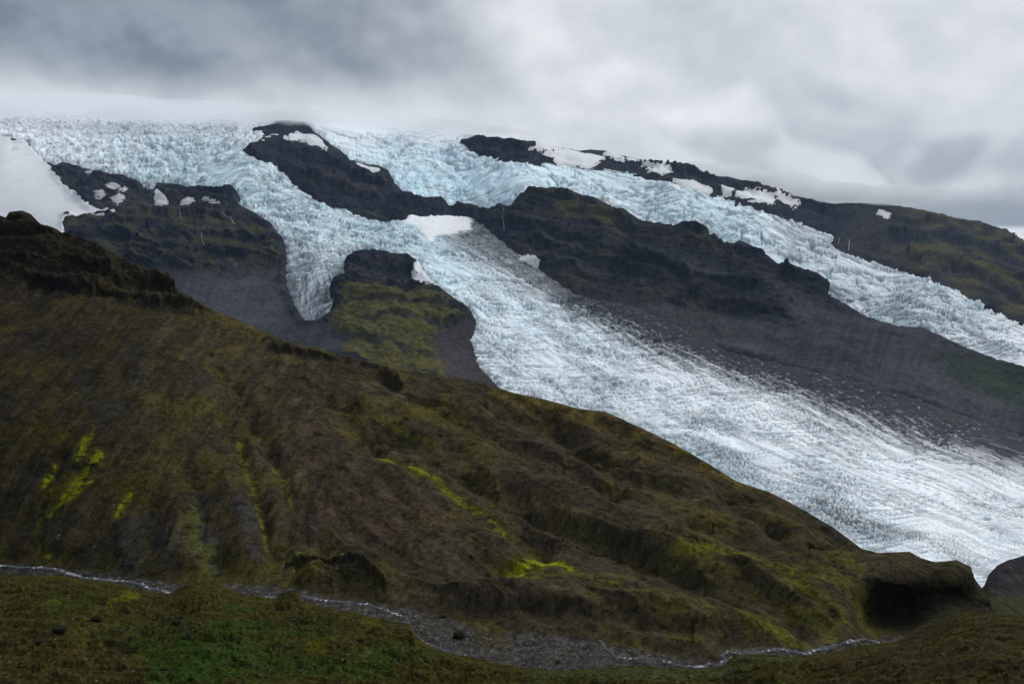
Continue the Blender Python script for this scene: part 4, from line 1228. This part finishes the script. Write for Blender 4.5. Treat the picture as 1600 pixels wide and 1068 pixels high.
FOOT = [([(163, 296), (176, 293), (188, 297), (178, 300)], 'flat snow patch under the left icefall, near its middle'),
        ([(187, 304), (196, 298), (201, 301), (194, 306)], 'small snow patch right of the flat one under the left icefall'),
        ([(150, 308), (160, 305), (166, 312), (154, 317)], 'snow patch low on the dark rock beside the snowfield'),
        ([(178, 320), (188, 314), (195, 318), (184, 326)], 'dirty snow patch just above the dark cliff top'),
        ([(243, 310), (250, 309), (262, 326), (256, 332), (244, 328)], 'grey avalanche cone of ice below the ice drip'),
        ([(284, 326), (296, 318), (304, 321), (293, 328)], 'snow patch under the right half of the left icefall'),
        ([(320, 320), (332, 324), (343, 329), (334, 331)], 'slanting snow strip at the right end of the dark icefall cliff'),
        ([(136, 277), (143, 273), (146, 276), (139, 280)], 'tiny snow fleck at the left end of the icefall cliff')]
for poly, lab in FOOT:
    snow_patch([poly], lab, thick=6, rag=1.6, grow=1.8, group='snow patches under the left icefall', dirty=.35, col=(.42, .43, .45), bl=False)
snow_patch([[(798, 398), (815, 404), (834, 412), (838, 418), (818, 414), (802, 407)]], 'white avalanche streak on the dirty ice below the ridge face', thick=9, rag=2.5, grow=2.5, bl=False)

# ------------------------------------------------------------------ running water, falls, stones
def bvh_of(o):
    me = o.data
    v = np.empty(len(me.vertices) * 3, np.float32); me.vertices.foreach_get('co', v)
    f = np.empty(len(me.loops), np.int32); me.loops.foreach_get('vertex_index', f)
    return BVHTree.FromPolygons(v.reshape(-1, 3).tolist(), f.reshape(-1, 4).tolist())


B_hill = bvh_of(hill); B_ground = bvh_of(ground)


def hit(b, px, py):
    a, c = ray(float(px), float(py))
    p, n, _, _ = b.ray_cast(Vector((0, 0, 0)), Vector((a, 1.0, c)).normalized())
    return p, n


def near_on_mountain(px, py):
    """the mountain point seen at a pixel"""
    j = np.argmin(np.abs(MPX[0] - px)); i = np.argmin(np.abs(MPY[:, j] - py))
    return MP[i, j]


def water_mat():
    m = bpy.data.materials.new('stream_water')
    m.use_nodes = True
    n = N(m.node_tree)
    out = n.add('ShaderNodeOutputMaterial'); b = n.add('ShaderNodeBsdfPrincipled')
    at = n.add('ShaderNodeAttribute', attribute_name='Col')
    n.link(at.outputs['Color'], b.inputs['Base Color'])
    b.inputs['Roughness'].default_value = 0.5
    b.inputs['Specular IOR Level'].default_value = 0.12
    tc = n.add('ShaderNodeTexCoord')
    bp = n.add('ShaderNodeBump'); bp.inputs['Strength'].default_value = .5; bp.inputs['Distance'].default_value = .15
    n.link(n.noise(tc.outputs['Object'], 2.5, 3), bp.inputs['Height'])
    n.link(bp.outputs[0], b.inputs['Normal'])
    n.link(b.outputs[0], out.inputs[0])
    return m


M_water = water_mat()


def make_stream():
    reaches = [([(-60, 886), (0, 884), (12, 883), (30, 886), (60, 886), (90, 889), (112, 897), (130, 902), (150, 904), (175, 907), (200, 908), (220, 912), (232, 918), (250, 921), (268, 927), (290, 930)], 1.5, .55),
               ([(355, 928), (372, 930), (384, 933), (400, 934), (420, 933), (450, 932)], 1.2, .5),
               ([(450, 932), (472, 931), (485, 934), (500, 937), (525, 939), (545, 941), (575, 944), (600, 952), (628, 962)], 1.3, .45),
               ([(628, 962), (636, 966), (638, 975), (645, 988), (660, 1003), (690, 1014), (712, 1021), (735, 1026), (760, 1034), (800, 1041)], 0.9, .35),
               ([(936, 999), (942, 1006), (946, 1012), (955, 1018), (960, 1025), (980, 1029), (1005, 1027), (1030, 1030), (1050, 1036), (1068, 1041), (1095, 1041), (1110, 1037), (1125, 1038), (1134, 1030), (1128, 1022), (1140, 1016)], 1.0, .42),
               ([(1140, 1018), (1160, 1021), (1180, 1019), (1200, 1016), (1214, 1013)], 1.1, .42), ([(1214, 1013), (1235, 1016), (1262, 1022), (1264, 1017), (1278, 1014), (1300, 1010), (1322, 1003), (1350, 998), (1376, 1004)], 1.2, .5)]
    co = []; quads = []; cols = []
    for path, wd, foam in reaches:
        p = np.array(path, float)
        L = np.concatenate([[0], np.cumsum(np.hypot(*np.diff(p, axis=0).T))])
        n = int(L[-1] / 0.9)
        t = np.linspace(0, L[-1], n)
        x = np.interp(t, L, p[:, 0]) + 1.6 * gn2(t / 7, 0 * t, 5); y = np.interp(t, L, p[:, 1]) + .9 * gn2(t / 6, 0 * t + 3, 6)
        base = []
        for a, b in zip(x, y):
            q, _ = hit(B_hill, a, b)
            base.append(q if q is not None else (base[-1] if base else Vector((0, 0, 0))))
        C_ = np.array([tuple(q) for q in base])
        for _ in range(3):
            C_[1:-1] = (C_[:-2] + 2 * C_[1:-1] + C_[2:]) / 4
        d = np.gradient(C_[:, :2], axis=0); d /= np.linalg.norm(d, axis=1, keepdims=True) + 1e-9
        s_ = np.stack([-d[:, 1], d[:, 0]], 1)
        k0 = len(co)
        m = 7
        for i in range(n):
            w = .85 * wd * (.75 + .6 * float(gn2(np.array([t[i] / 14]), np.array([7.0]), 9)[0]) + .25)
            for j in range(m):
                u = j / (m - 1) * 2 - 1
                pt = C_[i].copy(); pt[:2] += s_[i] * u * w
                fo = 1.25 * float(gn2(np.array([t[i] / 4.5]), np.array([u * 2.4 + wd]), 12)[0]) + .55 * float(gn2(np.array([t[i] / 13.0]), np.array([1.7]), 15)[0])
                white = np.clip((fo + foam - 1.02) / .2, 0, 1)
                pt[2] += .30 - .25 * u * u + .22 * white
                co.append(pt)
                cols.append(np.array((.045, .050, .056)) * (1 - white) + np.array((.62, .64, .66)) * white)
        for i in range(n - 1):
            for j in range(m - 1):
                a = k0 + i * m + j
                quads.append((a, a + 1, a + m + 1, a + m))
    o = build('stream', np.array(co), np.array(quads), np.array(cols), M_water)
    tag(o, kind='structure')


make_stream()


def cascade(path, wid, label):
    """thin white fall of water with a rounded section, running down the rock"""
    p = np.array(path, float)
    n = 24
    t = np.linspace(0, len(p) - 1, n)
    x = np.interp(t, range(len(p)), p[:, 0]); y = np.interp(t, range(len(p)), p[:, 1])
    C_ = np.array([near_on_mountain(a, b) for a, b in zip(x, y)])
    for _ in range(3):
        C_[1:-1] = (C_[:-2] + 2 * C_[1:-1] + C_[2:]) / 4
    C_ = C_ * 0.9975
    m = 6; co = []; q = []
    for i in range(n):
        w = .55 * wid * (.8 + .5 * math.sin(i * 1.7 + len(label)) * .5)
        for j in range(m):
            a = math.pi * 2 * j / m
            co.append(C_[i] + np.array((math.cos(a) * w, math.sin(a) * w * .6, 0)))
    for i in range(n - 1):
        for j in range(m):
            q.append((i * m + j, i * m + (j + 1) % m, (i + 1) * m + (j + 1) % m, (i + 1) * m + j))
    c = np.full((len(co), 3), .30)
    tag(build('waterfall', np.array(co), np.array(q), c, M_water), label, 'waterfall', 'thin waterfalls on the far cliffs')


cascade([(1319, 377), (1321, 386), (1323, 395)], 4.5, 'thin waterfall under the dirty ice edge of the right glacier')
cascade([(1307, 376), (1308, 386)], 3.0, 'shorter fall left of the one under the right glacier')
cascade([(789, 328), (789, 346), (788, 364)], 2.4, 'hair thin waterfall on the dark ridge face below the hanging ice')
cascade([(347, 338), (353, 343), (361, 346), (364, 352), (366, 357)], 3.5, 'white meltwater thread curving down between cliff and ice tongue')
cascade([(281, 338), (282, 346), (284, 350)], 2.2, 'tiny waterfall over the top of the mossy left cliff')
cascade([(315, 378), (317, 388), (319, 396)], 2.0, 'faint waterfall halfway down the mossy left cliff')

import bmesh
_rocks = []
for k in range(6):
    bm = bmesh.new()
    bmesh.ops.create_icosphere(bm, subdivisions=4, radius=1.0)
    V = np.array([v.co[:] for v in bm.verts])
    n_ = 0.32 * fbm3(V * 0.9 + 7 * k, 3, 3 + k) + .2 * rid3(V * 1.6 + 3 * k, 3, 33 + k) + .10 * fbm3(V * 5 + k, 2, 43 + k)
    V = V * (1 + n_)[:, None]
    for v, q in zip(bm.verts, V):
        v.co = q
    F = np.array([[v.index for v in f.verts] for f in bm.faces])
    bm.free()
    mossy = sstep(V[:, 2] + .6 * fbm3(V * 2.2, 3, 71), .1, .7)
    c = np.empty(V.shape); c[:] = (.012, .011, .010)
    c = lay(c, mossy * .6, (.022, .021, .008))
    _rocks.append((V, F, c))


def boulder(px, py, w, hgt, label, surf, k, sink=.35):
    p, _ = hit(surf, px, py)
    if p is None:
        return
    r = .42 * w * p.y / FPX
    V, F, c = _rocks[k % 6]
    a = k * 1.9
    R = np.array(((math.cos(a), -math.sin(a), 0), (math.sin(a), math.cos(a), 0), (0, 0, 1)))
    co = (V @ R.T) * np.array((r, r * .9, r * hgt))
    o = build('boulder', co, F, c, M_stone)
    o.location = (p.x, p.y + r * .3, p.z + r * hgt * (1 - sink) * .6)
    tag(o, label, 'boulder', 'dark boulders on the near slope')


for args in [(151, 970, 16, .9, 'tall dark boulder on the near slope, upper left'), (92, 985, 22, .55, 'broad low dark boulder left of the tall one'), (61, 1003, 13, .5, 'flat dark boulder near the left edge of the frame'),
             (275, 973, 16, .5, 'flat dark boulder at the upper edge of the green patch'), (287, 997, 10, .6, 'dark boulder among grey lichen spots in the green patch'), (213, 1013, 8, .9, 'small upright dark boulder left of the bright green grass'),
             (255, 1047, 14, .6, 'dark boulder at the bottom inside the bright green grass'), (174, 1003, 8, .6, 'small boulder on the brown turf below the tall boulder'), (299, 1060, 10, .6, 'boulder at the bottom edge below the green patch'),
             (564, 1001, 12, .5, 'dark boulder on the brown hummocks near the stream bend'), (469, 1041, 9, .6, 'lone dark boulder low in the middle of the green shelf'), (650, 1054, 12, .6, 'dark boulder on the shelf below the gravel bend'),
             (463, 1026, 10, .4, 'dark boulder just above the lone one on the green shelf'), (25, 978, 8, .5, 'small dark boulder at the far left edge')]:
    boulder(args[0], args[1], args[2], args[3], args[4], B_ground, args[0])
boulder(717, 996, 20, .8, 'mossy boulder standing alone in the grey gravel bed', B_hill, 3, .2)
boulder(872, 1035, 8, .7, 'small dark boulder in the gravel beside the lower stream', B_hill, 4, .2)
boulder(693, 964, 9, .7, 'dark stone at the foot of the grassy bank above the gravel', B_hill, 5, .2)


def scatter(name, surf, cand, size, col, mat, seed, flat=.6):
    """countless small stones or tufts as one mesh"""
    rs = np.random.RandomState(seed)
    base = np.array([(1, 0, 0), (-.9, .1, .05), (.1, .95, 0), (0, -1, .05), (.1, .05, 1), (0, 0, -.8)])
    tri = np.array([(0, 2, 4), (2, 1, 4), (1, 3, 4), (3, 0, 4), (2, 0, 5), (1, 2, 5), (3, 1, 5), (0, 3, 5)])
    co = []; fa = []; cc = []
    for px, py in cand:
        p, _ = hit(surf, px, py)
        if p is None:
            continue
        r = size[0] * (size[1] / size[0]) ** (rs.rand() ** 2.5)
        a = rs.rand() * 6.28
        R = np.array(((math.cos(a), -math.sin(a), 0), (math.sin(a), math.cos(a), 0), (0, 0, 1)))
        v = (base * (1 + .5 * (rs.rand(6, 1) - .5))) @ R.T * r * np.array((1, .8, flat)) + np.array(p)
        fa.append(tri + len(co) * 6); co.append(v)
        cc.append(np.tile(np.array(col[rs.randint(len(col))]) * (.7 + .6 * rs.rand()), (6, 1)))
    return tag(build(name, np.concatenate(co), np.concatenate(fa), np.concatenate(cc), mat, smooth=False), kind='stuff')


rs = np.random.RandomState(4)
cand = [(x, y) for x, y in zip(rs.uniform(-100, 1700, 60000), rs.uniform(878, 1062, 60000)) if y < EDGE(x) + 4]
cand = np.array(cand)
cand = cand[R_bed(cand[:, 0], cand[:, 1]) > 2][:7000]
scatter('gravel', B_hill, cand, (.18, .75), [(.11, .108, .115), (.06, .058, .062), (.035, .034, .036), (.16, .158, .16)], M_stone, 1)
cand = np.stack([rs.uniform(-100, 1600, 9000), rs.uniform(400, 1000, 9000)], 1)
cand = cand[(cand[:, 1] > CREST(cand[:, 0]) + 4) & (cand[:, 1] < EDGE(cand[:, 0]) - 3)]
cand = cand[fbm2(cand[:, 0] / 60, cand[:, 1] / 40, 3, 3) > .02][:3500]
scatter('scree', B_hill, cand, (.2, .9), [(.036, .034, .034), (.05, .047, .044), (.10, .095, .08)], M_stone, 2)
cand = np.stack([rs.uniform(-60, 1660, 7000), rs.uniform(900, 1090, 7000)], 1)
cand = cand[(cand[:, 1] > EDGE(cand[:, 0]) + 3)]
cand = cand[fbm2(cand[:, 0] / 40, cand[:, 1] / 16, 3, 9) > -.05][:4500]
scatter('tussocks', B_ground, cand, (.25, .9), [(.050, .046, .016), (.070, .066, .020), (.030, .027, .016), (.10, .105, .06), (.035, .06, .016)], M_turf, 3, .5)

# ------------------------------------------------------------------ land to the horizon, mist and air
me = bpy.data.meshes.new('plain')
ring = [(60000 * 0 + 12000 * math.cos(a * math.pi / 24), 12000 * math.sin(a * math.pi / 24), -760.0) for a in range(48)]
me.from_pydata(ring, [], [tuple(range(48))])
plain = bpy.data.objects.new('plain', me)
COL.objects.link(plain)
tag(plain, kind='structure')
m = bpy.data.materials.new('dark_plain'); m.use_nodes = True
nn = N(m.node_tree)
o_ = nn.add('ShaderNodeOutputMaterial'); b_ = nn.add('ShaderNodeBsdfPrincipled'); tc_ = nn.add('ShaderNodeTexCoord')
nn.link(nn.mix(nn.noise(tc_.outputs['Object'], .004, 6), rgb(.04, .04, .042), rgb(.08, .075, .06)), b_.inputs['Base Color'])
nn.link(b_.outputs[0], o_.inputs[0])
me.materials.append(m)


def volume_mat(name, col, dens, aniso=0.0):
    m = bpy.data.materials.new(name)
    m.use_nodes = True
    n = N(m.node_tree)
    out = n.add('ShaderNodeOutputMaterial')
    v = n.add('ShaderNodeVolumePrincipled')
    v.inputs['Color'].default_value = rgb(*col)
    v.inputs['Density'].default_value = dens
    v.inputs['Anisotropy'].default_value = aniso
    n.link(v.outputs[0], out.inputs['Volume'])
    return m


def box(name, lo, hi, mat):
    me = bpy.data.meshes.new(name)
    v = [(x, y, z) for x in (lo[0], hi[0]) for y in (lo[1], hi[1]) for z in (lo[2], hi[2])]
    me.from_pydata(v, [], [(0, 1, 3, 2), (4, 6, 7, 5), (0, 4, 5, 1), (2, 3, 7, 6), (0, 2, 6, 4), (1, 5, 7, 3)])
    me.materials.append(mat)
    o = bpy.data.objects.new(name, me)
    COL.objects.link(o)
    return o


haze = box('haze', (-12100, -12100, -761), (12100, 12100, 1500), volume_mat('air', (.42, .66, 1.0), 0.9e-5))
tag(haze, kind='stuff')


def mist(name, px, py, D, r, dens, seed):
    """a bank of low cloud resting on the ground"""
    a, b = ray(float(px), float(py))
    bm = bmesh.new()
    bmesh.ops.create_icosphere(bm, subdivisions=4, radius=1.0)
    V = np.array([v.co[:] for v in bm.verts])
    d = 1 + .30 * fbm3(V * 1.3 + seed, 3, seed) + .16 * fbm3(V * 3.4 + seed, 3, seed + 5)
    for v, q in zip(bm.verts, V * d[:, None] * np.array(r)):
        v.co = q
    me = bpy.data.meshes.new(name)
    bm.to_mesh(me); bm.free()
    me.materials.append(volume_mat('low_cloud', (.97, .98, 1.0), dens))
    o = bpy.data.objects.new(name, me)
    o.location = (D * a, D, D * b)
    COL.objects.link(o)
    tag(o, kind='stuff')


S.cycles.volume_bounces = 4
for k, (px, py, D, r, de) in enumerate([(-150, 166, 7300, (1200, 450, 125), .0020), (90, 168, 7300, (1100, 450, 110), .0020), (290, 175, 7200, (800, 400, 90), .0022), (450, 186, 7000, (600, 300, 62), .0020), (600, 194, 7000, (700, 300, 56), .0018), (740, 204, 6500, (400, 200, 40), .0014),
                                         (1150, 276, 6400, (260, 200, 66), .0036), (1215, 286, 6400, (300, 220, 88), .0040), (1290, 300, 6600, (380, 260, 92), .0042), (1380, 304, 7000, (520, 300, 84), .0036), (1090, 262, 6400, (180, 150, 48), .0028)]):
    mist('fog', px, py, D, r, de, k + 1)
